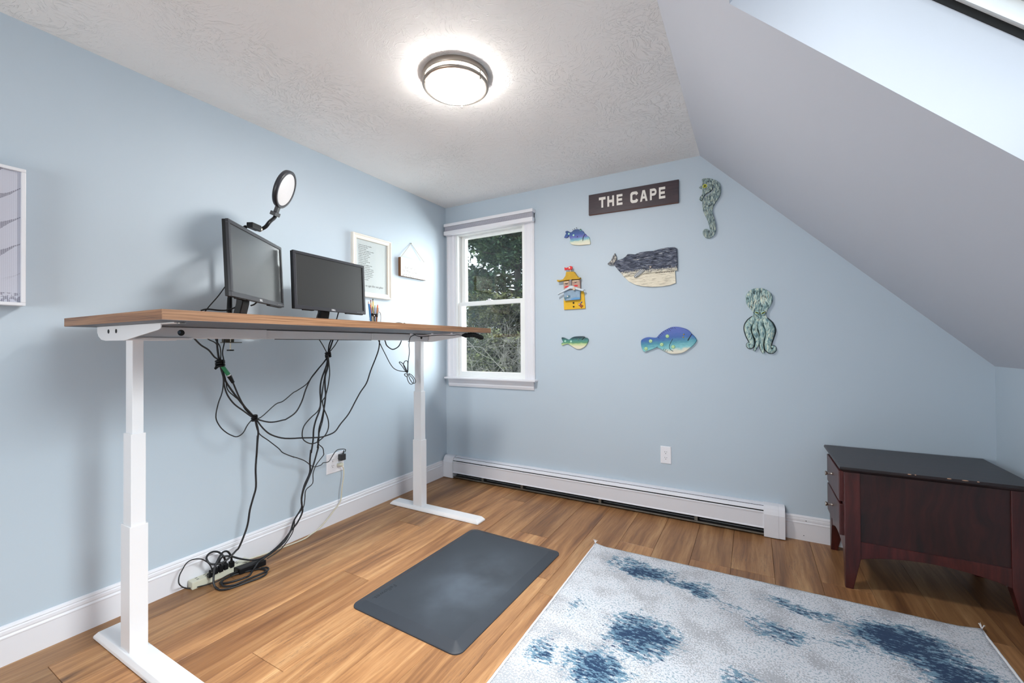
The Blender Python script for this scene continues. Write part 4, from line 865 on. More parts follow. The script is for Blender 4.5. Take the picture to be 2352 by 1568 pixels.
# bundle under the far monitor
cable(['b1', 'b1f'], TK, 'thick black cord nearest the camera in the far bundle, ending in the power strip')
cable(['b3t', 'b2', 'b2f'], TK, 'thick black cord from the far bundle lying in long loops on the floor', rev=())
cable(['coil'], TK, 'short coil of thick black cord on the floor beside the power brick')
cable(['b3'], TN * 1.2, 'black cable hanging in a teardrop loop on the far bundle')
cable(['b4t', 'b4'], TN, 'thin black kinked cable from the far bundle to the power brick')
cable(['c3'], TK * .8, 'short black cable drooping in a half circle under the rail')
cable(['c1', 'bow2'], TN, 'thin black cable whose slack end is tied in the lower loops of a bow')
cable(['c4', 'bow1'], TN, 'thin black cable falling by the far leg into the upper loops of a bow')
cable(['c5'], TN * .9, 'thin black cable clipped under the desk front to the handset')
cable(['thin'], TN, 'thin black cord in a wide open loop from power strip to power brick')
cable(['t1'], TN, 'thin black cable slanting down behind the near monitor')
cable(['t2'], TK * .8, 'black cable lying on the desk behind the near monitor stand')
cable(['t3'], TN * .7, 'very thin black cable beside the black lamp pole')
cable(['t4'], TN, 'black cable just left of the far monitor stand')
cable(['t5'], TK * .8, 'black cable hanging right of the far monitor stand')
cable(['t6'], TK * .8, 'short black cable right of the near monitor stand')
def knot(k, label, tail=None, r=.016):
    c = Vector(D[k])
    t = thing('cable_tie', c, label, 'cable tie')
    mb = MB()
    for i in range(3):
        z = -.010 + .010 * i
        ring = [(c.x + r * (1 + .18 * math.sin(3 * a + i)) * math.cos(a), c.y + r * (1 + .12 * math.cos(2 * a)) * math.sin(a), c.z + z + .003 * math.sin(a + i)) for a in [2 * PI * q / 16 for q in range(17)]]
        mb.tube(ring, .0062, 6)
    part(mb, 'strap_loop', M_plastic, t)
    if tail:
        part(MB().tube([c, c + (Vector(tail) - c) * .5 + Vector((0, 0, -.004)), Vector(tail)], .006, 6, flat=(Vector((1, 0, 0)), .35)), 'strap_tail', M_plastic, t)
knot('knot1', 'black strap tie just above the green adapter', D['green'][4])
knot('knot2', 'black strap tie at the crossing in the middle of the cables', None, .011)
knot('knot3', 'black strap tie high on the far cable bundle', None, .013)

# ------------------------------------------------------------------ power strip, plugs, brick
ps = tag(empty('power_strip', (.052, -1.93, 0), (0, 0, -.05)), 'cream power strip on the floor against the baseboard', 'power strip')
MB().cbox(-.024, .024, -.125, .135, 0.0, .036, .004).build('housing', M_cream_plastic, ps)
MB().box(-.026, .026, .125, .137, 0.002, .038).build('end_cap', M_cream_plastic, ps)
mb = MB()
for k in range(6):
    y = -.10 + k * .036
    mb.box(-.014, -.010, y, y + .010, .036, .0366); mb.box(.004, .008, y, y + .010, .036, .0366)
for q in islands(mb): q.build('socket_slot', M_hole, ps)
wc = MB().tube([Vector((max(p.x, .02), p.y, max(p.z, .0045))) for p in smooth_path(CB['white'] + [(.052, -1.80, .02)], 4)], .0040, 8).build('power_cord', simple('cream_cord', (208, 202, 182), .45), None)
wc.parent = ps
wc.matrix_parent_inverse = Matrix.Rotation(.05, 4, 'Z') @ Matrix.Translation((-.052, 1.93, 0))
for k, (y, x, lab) in enumerate(((-1.985, .083, 'flat black plug nearest the camera in the power strip'), (-1.955, .070, 'second black plug from the camera in the power strip'),
                                 (-1.932, .072, 'middle black plug in the power strip'), (-1.908, .070, 'second black plug from the wall end of the power strip'), (-1.880, .074, 'black plug nearest the power brick in the power strip'))):
    t = thing('plug', (x, y, .034), lab, 'plug')
    h = .030 if k else .018
    part(MB().cbox(x - .013, x + .012, y - .0095, y + .0095, .0345, .0345 + h, .003), 'plug_body', M_plastic, t)
    part(MB().cyl((x, y, .0345 + h), (x, y, .0345 + h + .016), .0065, .0045, n=10), 'strain_relief', M_plastic, t)
bk = thing('power_brick', (.112, -1.81, 0), 'black power brick on the floor beside the power strip', 'power adapter')
part(MB().prism([(.080, -1.872), (.131, -1.868), (.149, -1.744), (.106, -1.750)], 'z', .001, .031, bevel=.003), 'brick_body', M_plastic, bk)
part(MB().tube([(.112, -1.872, .018), (.112, -1.890, .016), (.114, -1.905, .013)], [.0055, .0045, .0035], 10), 'strain_relief', M_plastic, bk)

# ------------------------------------------------------------------ outlets
def socket_face(mb_pl, mb_s, o, r, u, n, cz):
    """one receptacle: rounded face and slots; o origin, r right, u up, n out"""
    def Q(a, b, c): return o + r * a + u * (b + cz) + n * c
    ring = []
    for k in range(24):
        a = 2 * PI * k / 24
        x = .0165 * math.cos(a); z = .0165 * math.sin(a)
        z = max(-.0135, min(.0135, z))
        ring.append((x, z))
    vs = [Q(x, z, .0052) for x, z in ring] + [Q(x, z, .0070) for x, z in ring]
    mb_pl.add(vs, [tuple(range(24, 48))] + [(k, (k + 1) % 24, 24 + (k + 1) % 24, 24 + k) for k in range(24)])
    for (x, h) in ((-.0062, .0042), (.0062, .0034)):
        v = [Q(x - .0011, .0035 - h, .0072), Q(x + .0011, .0035 - h, .0072), Q(x + .0011, .0035 + h, .0072), Q(x - .0011, .0035 + h, .0072)]
        mb_s.add(v, [(0, 1, 2, 3)])
    v = [Q(.0026 * math.cos(2 * PI * k / 10), -.0075 + .0026 * math.sin(2 * PI * k / 10), .0072) for k in range(10)]
    mb_s.add(v, [tuple(range(10))])
def outlet(name, c, r, u, n, w, h, cols, label):
    t = thing(name, c, label, 'outlet')
    c = Vector(c); r = Vector(r); u = Vector(u); n = Vector(n)
    b = MB(); p = [(-w / 2, -h / 2), (w / 2, -h / 2), (w / 2, h / 2), (-w / 2, h / 2)]
    e = .003
    vs = [c + r * a + u * d for a, d in p] + [c + r * a + u * d + n * .003 for a, d in p] + [c + r * (a - math.copysign(e, a)) + u * (d - math.copysign(e, d)) + n * .0055 for a, d in p]
    b.add(vs, [(8, 9, 10, 11)] + [(k + i, k + (i + 1) % 4, k + 4 + (i + 1) % 4, k + 4 + i) for k in (0, 4) for i in range(4)])
    pl = part(b, 'cover_plate', M_white_plastic, t)
    for i in range(cols):
        o = c + r * ((i - (cols - 1) / 2) * .046)
        for cz in (.0195, -.0195):
            f = MB(); s_ = MB()
            socket_face(f, s_, o, r, u, n, cz)
            q = part(f, 'receptacle', M_white_plastic, t)
            for s1_ in islands(s_): part(s1_, 'slot', M_hole, q)
        part(MB().ball(o + n * .0055, .003, .0015 if abs(n.y) > .5 else .003, .003, 8, 6) if abs(n.y) > .5 else MB().ball(o + n * .0055, .0015, .003, .003, 8, 6), 'screw', M_white_plastic, t)
    return t
outlet('wall_outlet', (1.9155, 0, .4115), (1, 0, 0), (0, 0, 1), (0, -1, 0), .071, .119, 1, 'white duplex wall outlet alone on the back wall')
outlet('wall_outlet', (0, -1.1925, .400), (0, 1, 0), (0, 0, 1), (1, 0, 0), .136, .132, 2, 'white double wall outlet on the left wall with two plugs in it')
ad = thing('wall_adapter', (.0075, -1.152, .435), 'black cube power adapter plugged high in the left wall outlet', 'adapter')
part(MB().cbox(.0075, .040, -1.176, -1.136, .409, .452, .005), 'adapter_body', simple('adapter_charcoal', (44, 46, 50), .35), ad)
part(MB().cyl((.030, -1.152, .450), (.034, -1.150, .475), .005, .003, n=10), 'strain_relief', M_plastic, ad)
pg = thing('cord_plug', (.0075, -1.168, .384), 'cream right-angle plug below the black adapter in the outlet', 'plug')
part(MB().cbox(.0075, .034, -1.186, -1.152, .373, .392, .004), 'plug_body', M_cream_plastic, pg)
part(MB().tube(smooth_path([(.030, -1.165, .382), (.040, -1.160, .384), (.044, -1.170, .383), (.042, -1.1866, .3826)], 3), .0045, 8), 'cord_end', MATS['cream_cord'], pg)

# ------------------------------------------------------------------ monitors
def basis_n(c, a, t):
    n = Vector((math.cos(a) * math.cos(t), math.sin(a) * math.cos(t), math.sin(t)))
    r = Vector((-math.sin(a), math.cos(a), 0)); u = n.cross(r); y = -n
    return Matrix(((r.x, y.x, u.x, c[0]), (r.y, y.y, u.y, c[1]), (r.z, y.z, u.z, c[2]), (0, 0, 0, 1)))
M_logo = simple('silver_print', (190, 194, 200), .4)
def monitor(c, a, t, label, smat):
    MW = basis_n(c, a, t)
    base = Vector((c[0] - .09 * math.cos(a), c[1] - .09 * math.sin(a), DZ1))
    rt = tag(empty('monitor', base), label, 'monitor')
    T = Matrix.Translation(-base) @ MW
    w, h = .265, .160
    bz = MB()
    # bezel: top and sides 16 mm, chin 20 mm, recessed screen
    for (x0, x1, z0, z1) in ((-w, w, h - .0155, h), (-w, w, -h, -h + .021), (-w, -w + .0165, -h + .021, h - .0155), (w - .0165, w, -h + .021, h - .0155)):
        bz.cbox(x0, x1, 0, .012, z0, z1, .0012)
    o = bz.build('bezel', M_bezel, rt); o.matrix_local = T
    sc_ = MB().box(-w + .015, w - .015, .0035, .006, -h + .019, h - .014).build('screen', smat, rt); sc_.matrix_local = T
    sh = MB().cbox(-w + .0008, w - .0008, .010, .026, -h + .0008, h - .0008, .003).prism([(-.20, -.10), (.20, -.10), (.20, .09), (-.20, .09)], 'y', .024, .050, bevel=.012).build('rear_shell', M_plastic, rt); sh.matrix_local = T
    bt = MB()
    for k in range(5): bt.ball((w - .070 + k * .0135, -.0006, -h + .009), .0019, .0010, .0019, 8, 6)
    for q in islands(bt): q.build('button', M_logo, o)
    text_obj('logo', 'DELL', .0135, Matrix.Translation((-.016, -.0008, -h + .005)) @ Matrix.Rotation(PI / 2, 4, 'X'), M_logo, o, .0002, offset=.0006)
    vn = MB().cbox(w - .16, w - .02, .004, .022, -h - .005, -h + .002, .002).cbox(-w + .06, -w + .13, .004, .022, -h - .004, -h + .002, .002)
    for q in islands(vn): q.build('underside_vent', M_plastic, o)
    # stand in the room frame
    ca, sa = math.cos(a), math.sin(a)
    RM = Matrix(((-sa, -ca, 0, 0), (ca, -sa, 0, 0), (0, 0, 1, 0), (0, 0, 0, 1)))  # local x right, y back
    zt = c[2] - DZ1
    nk = MB().prism([(-.046, zt + .03), (-.018, zt + .03), (.000, .085), (.020, .008), (-.012, .008), (-.030, .085)], 'x', -.033, .033, bevel=.004)
    # shift the neck so that it meets the back of the shell
    nk2 = nk.build('stand_neck', M_plastic, rt); nk2.matrix_local = RM
    MB().cbox(-.12, .12, -.075, .075, 0, .010, .004).build('stand_base', M_plastic, rt).matrix_local = RM
    hb = MB().cbox(-.05, .05, -.046, -.016, zt - .05, zt + .05, .006).build('stand_mount', M_plastic, rt); hb.matrix_local = RM
    return rt
monitor((.421, -1.9307, 1.5475), .6431, .0425, 'near monitor turned toward the window, screen full of glare', M_screen)
monitor((.2624, -1.4082, 1.5448), .095, .0436, 'far monitor with a plain dark screen in front of the white picture frame', M_screen_far)

# ------------------------------------------------------------------ clamp-on ring light
rl = thing('ring_light', (.10, -1.902, DZ1), 'round white-faced video light on a black gooseneck above the near monitor', 'lamp')
part(MB().cyl((.100, -1.900, DZ1 + .001), (.100, -1.900, 1.70), .0105, n=16), 'pole', M_plastic, rl)
part(MB().tube(smooth_path([(.10, -1.90, 1.70), (.11, -1.90, 1.735), (.15, -1.905, 1.748), (.25, -1.935, 1.748), (.36, -1.962, 1.746)], 5), .0085, 10), 'rear_arm', M_plastic, rl)
cl = part(MB().box(.080, .135, -1.925, -1.878, DZ1, DZ1 + .006).box(.078, .084, -1.925, -1.878, 1.200, DZ1 + .006).box(.078, .140, -1.935, -1.862, 1.1995, 1.2035).cbox(.084, .112, -1.932, -1.885, 1.2035, 1.232, .003), 'clamp', simple('clamp_bronze', (92, 86, 74), .5, .4), rl)
part(MB().cyl((.110, -1.903, 1.164), (.110, -1.903, 1.262), .0035, n=8), 'clamp_screw', M_steel, cl)
part(MB().cyl((.110, -1.903, 1.158), (.110, -1.903, 1.165), .016, n=18), 'clamp_knob', M_plastic, cl)
jx = Vector((.40, -1.942, 1.744))
fw = Vector((-.05, .10, -.012)).normalized()
JM = basis(jx, Vector((fw.x, fw.y, 0)), (0, 0, 1))
jb = MB().cbox(-.040, .024, -.013, .013, -.013, .017, .003).build('joint_box', M_plastic, rl)
jb.matrix_local = Matrix.Translation(-rl.location) @ JM
j2 = MB().box(-.022, .000, .0135, .0140, .003, .006, ).build('white_mark', M_white_plastic, jb)
j3 = MB().cyl((.024, 0, 0.002), (.034, 0, .002), .0140, n=18).build('collar', M_steel, jb)
MB().box(-.004, .012, .004, .020, -.036, -.012).build('hook', M_plastic, jb)
J = JM @ Vector((.030, 0, .002))
ring_c = Vector((.405, -1.797, 1.968))
vdir = (Vector((2.4399, -3.0816, 1.1791)) - ring_c).normalized()
Rr = Vector((0.8701, 0.4928, -0.0062)); Uu = Vector((0.0096, -0.0043, 0.9999))
Rr = (Rr - vdir * Rr.dot(vdir)).normalized()
Uu = vdir.cross(Rr)
rn = (vdir * .40 + (Rr * .90 - Uu * .43) * .916).normalized()
stem_d = (-(Rr * .55 + Uu * .84)); stem_d = (stem_d - rn * stem_d.dot(rn)).normalized()
S0 = ring_c + stem_d * .092; S1 = ring_c + stem_d * .128
S2 = ring_c + stem_d * .150
gp = smooth_path([J, J + Vector((0, .012, .003)), Vector((.400, -1.889, 1.760)), Vector((.401, -1.871, 1.787)), S2, S1], 5)
part(MB().tube(gp, .0085, 12), 'gooseneck', M_plastic, rl)
RB = basis(ring_c, rn.cross(stem_d), -stem_d)      # z axis = rn * (-1 or 1)
if RB.col[2].xyz.dot(rn) < 0: RB = basis(ring_c, stem_d.cross(rn), -stem_d)
hd = MB().lathe([(0.0, -.014), (.088, -.014), (.0945, -.011), (.096, -.004), (.096, .008), (.092, .011), (.083, .0105), (.081, .008)], 48).build('light_head', M_bezel, rl)
hd.matrix_local = Matrix.Translation(-rl.location) @ RB
MB().lathe([(.0822, .0078), (.06, .0095), (0.0, .0100)], 48).build('light_panel', simple('white_acrylic', (205, 205, 208), .35), hd)
MB().box(-.013, .013, -.125, -.085, -.010, .006).build('stem', M_bezel, hd)
MB().cbox(-.030, .030, -.142, -.122, -.016, .010, .003).build('tilt_knob', M_bezel, hd)

# ------------------------------------------------------------------ keyboard, mouse, mug and pens
kb = thing('keyboard', (.42, -1.42, DZ1), 'black keyboard on the desk in front of the far monitor', 'keyboard')
part(MB().cbox(.345, .475, -1.62, -1.19, DZ1 + .001, DZ1 + .012, .003), 'case', M_plastic, kb)
mb = MB()
for i in range(5):
    for j in range(20):
        mb.box(.354 + i * .0235, .354 + i * .0235 + .018, -1.610 + j * .0208, -1.610 + j * .0208 + .017, DZ1 + .012, DZ1 + .018)
part(mb, 'keys', M_plastic, kb, kind='stuff')
ms = thing('computer_mouse', (.50, -1.105, DZ1), 'dark computer mouse on the desk just right of the mug', 'mouse')
vs = MB(); vs.ball((.50, -1.107, DZ1 + .002), .034, .058, .031, 20, 14)
vs.v = [(a, b, max(c, DZ1 + .001)) for a, b, c in vs.v]
part(vs, 'shell', simple('mouse_grey', (58, 56, 54), .45), ms)
part(MB().cyl((.508, -1.062, DZ1 + .024), (.500, -1.062, DZ1 + .024), .007, n=14), 'scroll_wheel', M_plastic, ms)
mx, my = .20, -1.035
mg = thing('glass_mug', (mx, my, DZ1), 'clear tall mug with a handle holding pens and pencils', 'mug')
part(MB().lathe([(0, .002), (.030, .002), (.033, .006), (.034, .145), (.032, .145), (.031, .009), (0, .007)], 28, xf=Matrix.Translation((mx, my, DZ1))), 'cup', M_cupglass, mg)
hd_ = [(mx + .0, my + .033, DZ1 + .118), (mx, my + .050, DZ1 + .122), (mx, my + .062, DZ1 + .105), (mx, my + .064, DZ1 + .075), (mx, my + .058, DZ1 + .045), (mx, my + .045, DZ1 + .030), (mx, my + .033, DZ1 + .034)]
part(MB().tube(smooth_path(hd_, 4), .0045, 8), 'handle', simple('frosted_white', (222, 230, 236), .2), mg)
br = thing('hair_band', (mx + .012, my + .008, DZ1 + .094), 'fuzzy dark brown band among the pens in the mug', 'hair band')
ring = [(mx + .0 + .0215 * math.cos(a) , my + .002 + .0215 * math.sin(a), DZ1 + .095 + .003 * math.sin(3 * a)) for a in [2 * PI * k / 18 for k in range(19)]]
part(MB().tube(ring, [.0085 + .0015 * math.sin(k * 2.3) for k in range(19)], 8), 'band', simple('brown_fuzz', (62, 42, 36), .95, bump=.6, bscale=400), br)
def pen(top, foot, r, col, tipcol, label, cat='pencil', nm='pencil', eraser=False, grp=None):
    t = thing(nm, foot, label, cat, grp)
    a = Vector(foot); b = Vector(top); d = (b - a).normalized()
    part(MB().cyl(a, b, r, n=8), 'barrel', simple('pen_' + '_'.join(map(str, col)), col, .4), t)
    if eraser:
        part(MB().cyl(b, b + d * .009, r * 1.03, n=8), 'ferrule', M_steel, t)
        part(MB().cyl(b + d * .009, b + d * .017, r, n=8), 'eraser', simple('tip_' + '_'.join(map(str, tipcol)), tipcol, .7), t)
    else:
        part(MB().cyl(b, b + d * .018, r * 1.0, r * .45, n=8), 'tip', simple('tip_' + '_'.join(map(str, tipcol)), tipcol, .5), t)
zb = DZ1 + .010
pen((.2, -1.078, 1.462), (.2, -1.056, zb), .0058, (58, 130, 196), (222, 190, 190), 'blue marker with a pale tip at the left of the mug', 'marker', 'marker')
pen((.2, -1.061, 1.472), (.2, -1.047, zb), .0036, (216, 156, 60), (150, 60, 60), 'orange-yellow pencil with a dark eraser, left of the two tall pencils', eraser=True)
pen((.2, -1.043, 1.482), (.2, -1.036, zb), .0036, (226, 186, 66), (60, 80, 60), 'tallest yellow pencil in the mug', eraser=True)
pen((.2, -1.066, 1.440), (.194, -1.043, zb), .0040, (190, 36, 48), (190, 36, 48), 'red pen in the mug', 'pen', 'pen')
pen((.2, -1.026, 1.440), (.2, -1.026, zb), .0036, (150, 140, 180), (110, 150, 90), 'lilac pencil with a green end in the mug')
pen((.2, -1.003, 1.445), (.2, -1.018, zb), .0050, (226, 130, 60), (214, 84, 32), 'orange marker leaning right in the mug', 'marker', 'marker')
pen((.195, -1.040, 1.430), (.205, -1.030, zb), .0040, (40, 44, 70), (30, 30, 40), 'dark blue pen in the middle of the mug', 'pen', 'pen')

# ------------------------------------------------------------------ things on the left wall
M_frame = simple('off_white_painted_frame', (226, 222, 214), .45, var=.02)
M_paper = simple('white_paper', (232, 234, 240), .7, var=.01)
M_ink = simple('grey_ink', (96, 98, 104), .8)
M_ink2 = simple('black_ink', (58, 58, 60), .8)
FY0, FY1, FZ0, FZ1 = -1.060, -.696, 1.533, 1.980
pf = thing('picture_frame', (0, -.875, 1.75), 'off-white picture frame around a printed poem, partly behind the far monitor', 'picture')
def frame_bar(p0, p1, inward, w=.037):
    """moulded bar from p0 to p1 (y,z), mitred, on the wall x=0"""
    prof = [(0, 0), (0, .022), (.004, .026), (.010, .026), (.013, .022), (.026, .019), (.029, .021), (.034, .020), (w, .014), (w, 0)]
    p0 = Vector(p0); p1 = Vector(p1); d = (p1 - p0).normalized(); n = Vector(inward)
    m = MB(); N = len(prof); vs = []
    for e, s_ in ((p0, 1), (p1, -1)):
        for a, x in prof:
            q = e + n * a + d * (s_ * a)
            vs.append((x, q.x, q.y))
    fs = [(i, (i + 1) % N, N + (i + 1) % N, N + i) for i in range(N)]
    return m.add(vs, fs)
for p0, p1, inn in (((FY0, FZ0), (FY1, FZ0), (0, 1)), ((FY1, FZ0), (FY1, FZ1), (-1, 0)), ((FY1, FZ1), (FY0, FZ1), (0, -1)), ((FY0, FZ1), (FY0, FZ0), (1, 0))):
    part(frame_bar(p0, p1, inn), 'frame_bar', M_frame, pf)
pp = part(MB().box(.002, .009, FY0 + .03, FY1 - .03, FZ0 + .03, FZ1 - .03), 'paper', M_paper, pf)
part(MB().box(.0115, .0125, FY0 + .035, FY1 - .035, FZ0 + .035, FZ1 - .035), 'glazing', M_glass, pf)
LB = basis((.0094, -1.000, 1.902), (0, 1, 0), (0, 0, 1))
poem = ['I want to age like sea glass', 'Smoothed by tides', 'but not broken', 'I want my hard edges to soften', 'I want to ride the waves', 'and go with the flow', 'I want to catch a wave', 'and let it carry me',
        'to where I belong', 'I want to be picked up', 'and held gently', 'by those who delight in my', 'well earned patina and', 'appreciate the changes I went', 'through to achieve that beauty', 'I want to enjoy the journey',
        'and always remember that if I', 'give the ocean something to', 'hold it will turn it into', 'something beautiful']
for i, l in enumerate(poem):
    text_obj('printed_line', l, .0112, Matrix.Translation((0, 0, 0)) @ basis((.0094, -1.000, 1.902 - i * .01285), (0, 1, 0), (0, 0, 1)), M_ink, pp, .0001).location = (0, 0, 0)
text_obj('script_line', 'I want to age like sea glass', .0215, basis((.0094, -1.000, 1.611), (0, 1, 0), (0, 0, 1)), M_ink, pp, .0001, shear=.35)

hs = thing('hanging_sign', (0, -.445, 1.81), 'small white block sign hung on a string beside the picture frame', 'sign')
part(MB().box(.004, .030, -.604, -.297, 1.7345, 1.8835), 'wood_block', simple('brown_wood_edge', (112, 76, 44), .6, var=.15), hs)
fc = part(MB().box(.0300, .0308, -.6035, -.2975, 1.735, 1.883), 'painted_face', simple('white_painted_face', (240, 238, 232), .5, var=.02), hs)
for i, l in enumerate(('i love you', 'to the cape', 'and back')):
    text_obj('lettering', l, .0345, basis((.0309, -.588, 1.800 - i * .0320), (0, 1, 0), (0, 0, 1)), M_ink2, fc, .0001, spacing=1.06)
part(MB().tube([(.017, -.590, 1.8835), (.004, -.459, 2.022), (.017, -.306, 1.8835)], .0021, 6), 'string', simple('twine', (190, 178, 156), .9), hs)
part(MB().cyl((0, -.459, 2.023), (.012, -.459, 2.023), .003, n=8), 'nail', M_steel, hs)

def beach_print():
    b = NB('beach_print')
    co = b.coords()
    sx = b.t.nodes.new('ShaderNodeSeparateXYZ'); b.set(sx, 0, co)
    y, z = sx.outputs[1], sx.outputs[2]
    base = b.mix(b.noise(co, 3, 3), s2l((186, 190, 206)), s2l((206, 208, 218)))
    w1_ = b.math('FRACT', b.math('ADD', b.math('MULTIPLY', b.math('SUBTRACT', z, b.math('MULTIPLY', y, 0.95)), 9.6), b.math('MULTIPLY', b.noise(co, 14, 3), .35)))
    th = b.math('MULTIPLY_ADD', b.step(b.math('MULTIPLY', y, -1), 2.60, 2.75), .5, .03)
    streak = b.math('LESS_THAN', w1_, th)
    streak = b.math('MULTIPLY', streak, b.step(z, 1.42, 1.50))
    band = b.math('MULTIPLY', b.math('LESS_THAN', z, 1.385), b.step(b.noise(b.mapping(co, (1, 60, 60)), 1, 2), .44, .5))
    dark = b.math('MAXIMUM', streak, band)
    # woven halftone of the print
    ck = b.n('TexChecker'); b.set(ck, 'Vector', b.mapping(co, (1, 1, 1), rot=(.785, 0, 0), loc=(.013, 0, 0))); ck.inputs['Scale'].default_value = 300
    col = b.mix(b.math('MULTIPLY', dark, b.math('MULTIPLY_ADD', ck.outputs[1], .8, .2)), base, s2l((84, 78, 96)))
    col = b.mix(b.math('MULTIPLY', ck.outputs[1], .30), col, s2l((140, 146, 168)))
    b.set(b.p, 'Base Color', col)
    b.p.inputs['Roughness'].default_value = .5
    return b.m
cv = thing('framed_print', (0, -3.0, 1.6), 'large white framed beach print cut off by the left picture edge', 'picture')
cy0, cy1, cz0, cz1 = -3.50, -2.597, 1.338, 1.853
for (y0, y1, z0, z1) in ((cy0, cy1, cz0, cz0 + .012), (cy0, cy1, cz1 - .012, cz1), (cy0, cy0 + .012, cz0 + .012, cz1 - .012), (cy1 - .012, cy1, cz0 + .012, cz1 - .012)):
    part(MB().cbox(.004, .060, y0, y1, z0, z1, .002), 'frame_bar', M_frame if False else simple('white_satin_frame', (226, 228, 234), .35, var=.01), cv)
part(MB().box(.002, .050, cy0 + .01, cy1 - .01, cz0 + .01, cz1 - .01), 'print', beach_print(), cv)
# ------------------------------------------------------------------ painted wood art on the back wall
def center(pts): return (sum(p[0] for p in pts) / len(pts), sum(p[1] for p in pts) / len(pts))
def plaque(mb, pts, y0, y1, bevel=.003, mat=None):
    return mb.prism(pts, 'y', y1, y0, mat, bevel=bevel, seg=2, only_front=True)
def smooth2(pts, sub=3):
    P = [Vector((p[0], p[1], 0)) for p in pts]; n = len(P); out = []
    for i in range(n):
        p0, p1, p2, p3 = P[i - 1], P[i], P[(i + 1) % n], P[(i + 2) % n]
        for k in range(sub):
            t = k / sub
            q = 0.5 * ((2 * p1) + (p2 - p0) * t + (2 * p0 - 5 * p1 + 4 * p2 - p3) * t * t + (3 * p1 - p0 - 3 * p2 + p3) * t ** 3)
            out.append((q.x, q.y))
    return out

def carved(name, stops, scale, rot=0.0, groove=(30, 38, 40), gs=.5, bump=.8, rough=.6, thr=.60):
    """colour-washed carved wood: coloured ground with dark scored grooves and pale raised streaks"""
    b = NB(name)
    co = b.coords()
    wv = b.noise(b.mapping(co, (14, 14, 14)), 1, 3, out=1)
    ws = b.n('VectorMath', operation='SCALE'); b.set(ws, 0, wv); ws.inputs['Scale'].default_value = .035
    v = b.n('VectorMath', operation='ADD'); b.set(v, 0, co); b.set(v, 1, ws.outputs[0])
    m = b.mapping(v.outputs[0], scale, rot=(0, rot, 0))
    g = b.noise(m, 1, 6, .68, .3)
    col = b.ramp(g, [(p, s2l(c)) for p, c in stops])
    g2 = b.noise(b.mapping(v.outputs[0], tuple(q * 1.7 for q in scale), rot=(0, rot, 0), loc=(3, 1, 2)), 1, 5, .7)
    gr = b.step(g2, thr - .04, thr + .04)
    col = b.mix(b.math('MULTIPLY', gr, gs), col, s2l(groove))
    b.set(b.p, 'Base Color', col)
    b.p.inputs['Roughness'].default_value = rough
    b.bump(b.math('SUBTRACT', g, gr), bump, .0025)
    return b.m
TEAL = [(.34, (46, 58, 64)), (.42, (94, 114, 122)), (.50, (138, 162, 164)), (.60, (200, 208, 192))]
M_sea = carved('seahorse_wash', TEAL, (150, 1, 30), rot=.15, groove=(38, 48, 50), gs=.75, thr=.56)
M_oct = carved('octopus_wash', [(.34, (44, 62, 66)), (.42, (112, 146, 152)), (.50, (164, 196, 194)), (.59, (226, 232, 214))], (100, 1, 20), groove=(34, 44, 46), gs=.85, thr=.56)
M_edge = simple('dark_green_edge', (46, 60, 60), .7, var=.2)
M_oct_t = carved('tentacle_wash', [(.33, (80, 112, 118)), (.43, (132, 168, 174)), (.51, (176, 204, 200)), (.60, (218, 228, 210))], (110, 1, 30), groove=(48, 68, 70), gs=.6, thr=.58)
M_ygreen = simple('yellow_green_paint', (168, 172, 44), .4)
M_pupil = simple('pupil_black', (12, 12, 12), .3)
YW = -.0015      # back faces sit against the wall

sh = thing('seahorse_carving', (D['seahorse_eye'][0][0], 0, 2.2), 'grey-green carved wooden seahorse high on the wall near the roof slope', 'wall art')
so = smooth2(D['seahorse'], 2)
body = part(plaque(MB(), so, YW, -.020, .004), 'body', M_sea, sh)
cxy = center(D['seahorse'])
ex, ez = D['seahorse_eye'][0]
e = part(MB().cyl((ex, -.019, ez), (ex, -.0225, ez), .0125, n=20), 'eye', M_ygreen, sh)
part(MB().ball((ex, -.0225, ez), .0055, .003, .0055, 12, 8), 'pupil', M_pupil, e)
oc = thing('octopus_carving', (1.0 * D['octopus_eyes'][0][0], 0, 1.2), 'pale teal carved wooden octopus with curling tentacles', 'wall art')
part(plaque(MB(), smooth2(D['octopus'], 3), YW, -.022, .008), 'head', M_oct, oc)
for i, tt in enumerate(D['tentacles']):
    P3 = [(a, -.012, b) for a, b, w in tt]
    pth = smooth_path(P3, 5)
    wr = []
    for q in range(len(pth)):
        f = q / 5; k = min(int(f), len(tt) - 2); fr = f - k
        wr.append(tt[k][2] * (1 - fr) + tt[k + 1][2] * fr)
    tn = part(MB().tube(pth, [q * .86 for q in wr], 12, flat=(Vector((0, 1, 0)), .85)), 'tentacle', M_oct_t, oc)
    part(MB().tube([(p.x, -.004, p.z) for p in pth], [w * 1.15 for w in wr], 8, flat=(Vector((0, 1, 0)), .25)), 'back_edge', M_edge, tn)
for i, (a, b) in enumerate(D['octopus_eyes']):
    e = part(MB().cyl((a, -.020, b), (a, -.026, b), .0150, n=20), 'eye', simple('eye_rim_dark', (44, 62, 64), .5), oc)
    part(MB().ball((a, -.025, b), .0135, .0045, .0135, 16, 10), 'eyeball', simple('eyeball_pale_teal', (160, 196, 196), .35), e)
    s_ = -1 if i == 0 else 1
    part(MB().tube([(a - .009, -.0292, b - s_ * .004), (a, -.0300, b), (a + .009, -.0292, b + s_ * .004)], [.0035, .0045, .0035], 8), 'iris', M_ygreen, e)
    part(MB().tube([(a - .006, -.0325, b - s_ * .003), (a + .006, -.0325, b + s_ * .003)], .0026, 8), 'pupil', M_pupil, e)

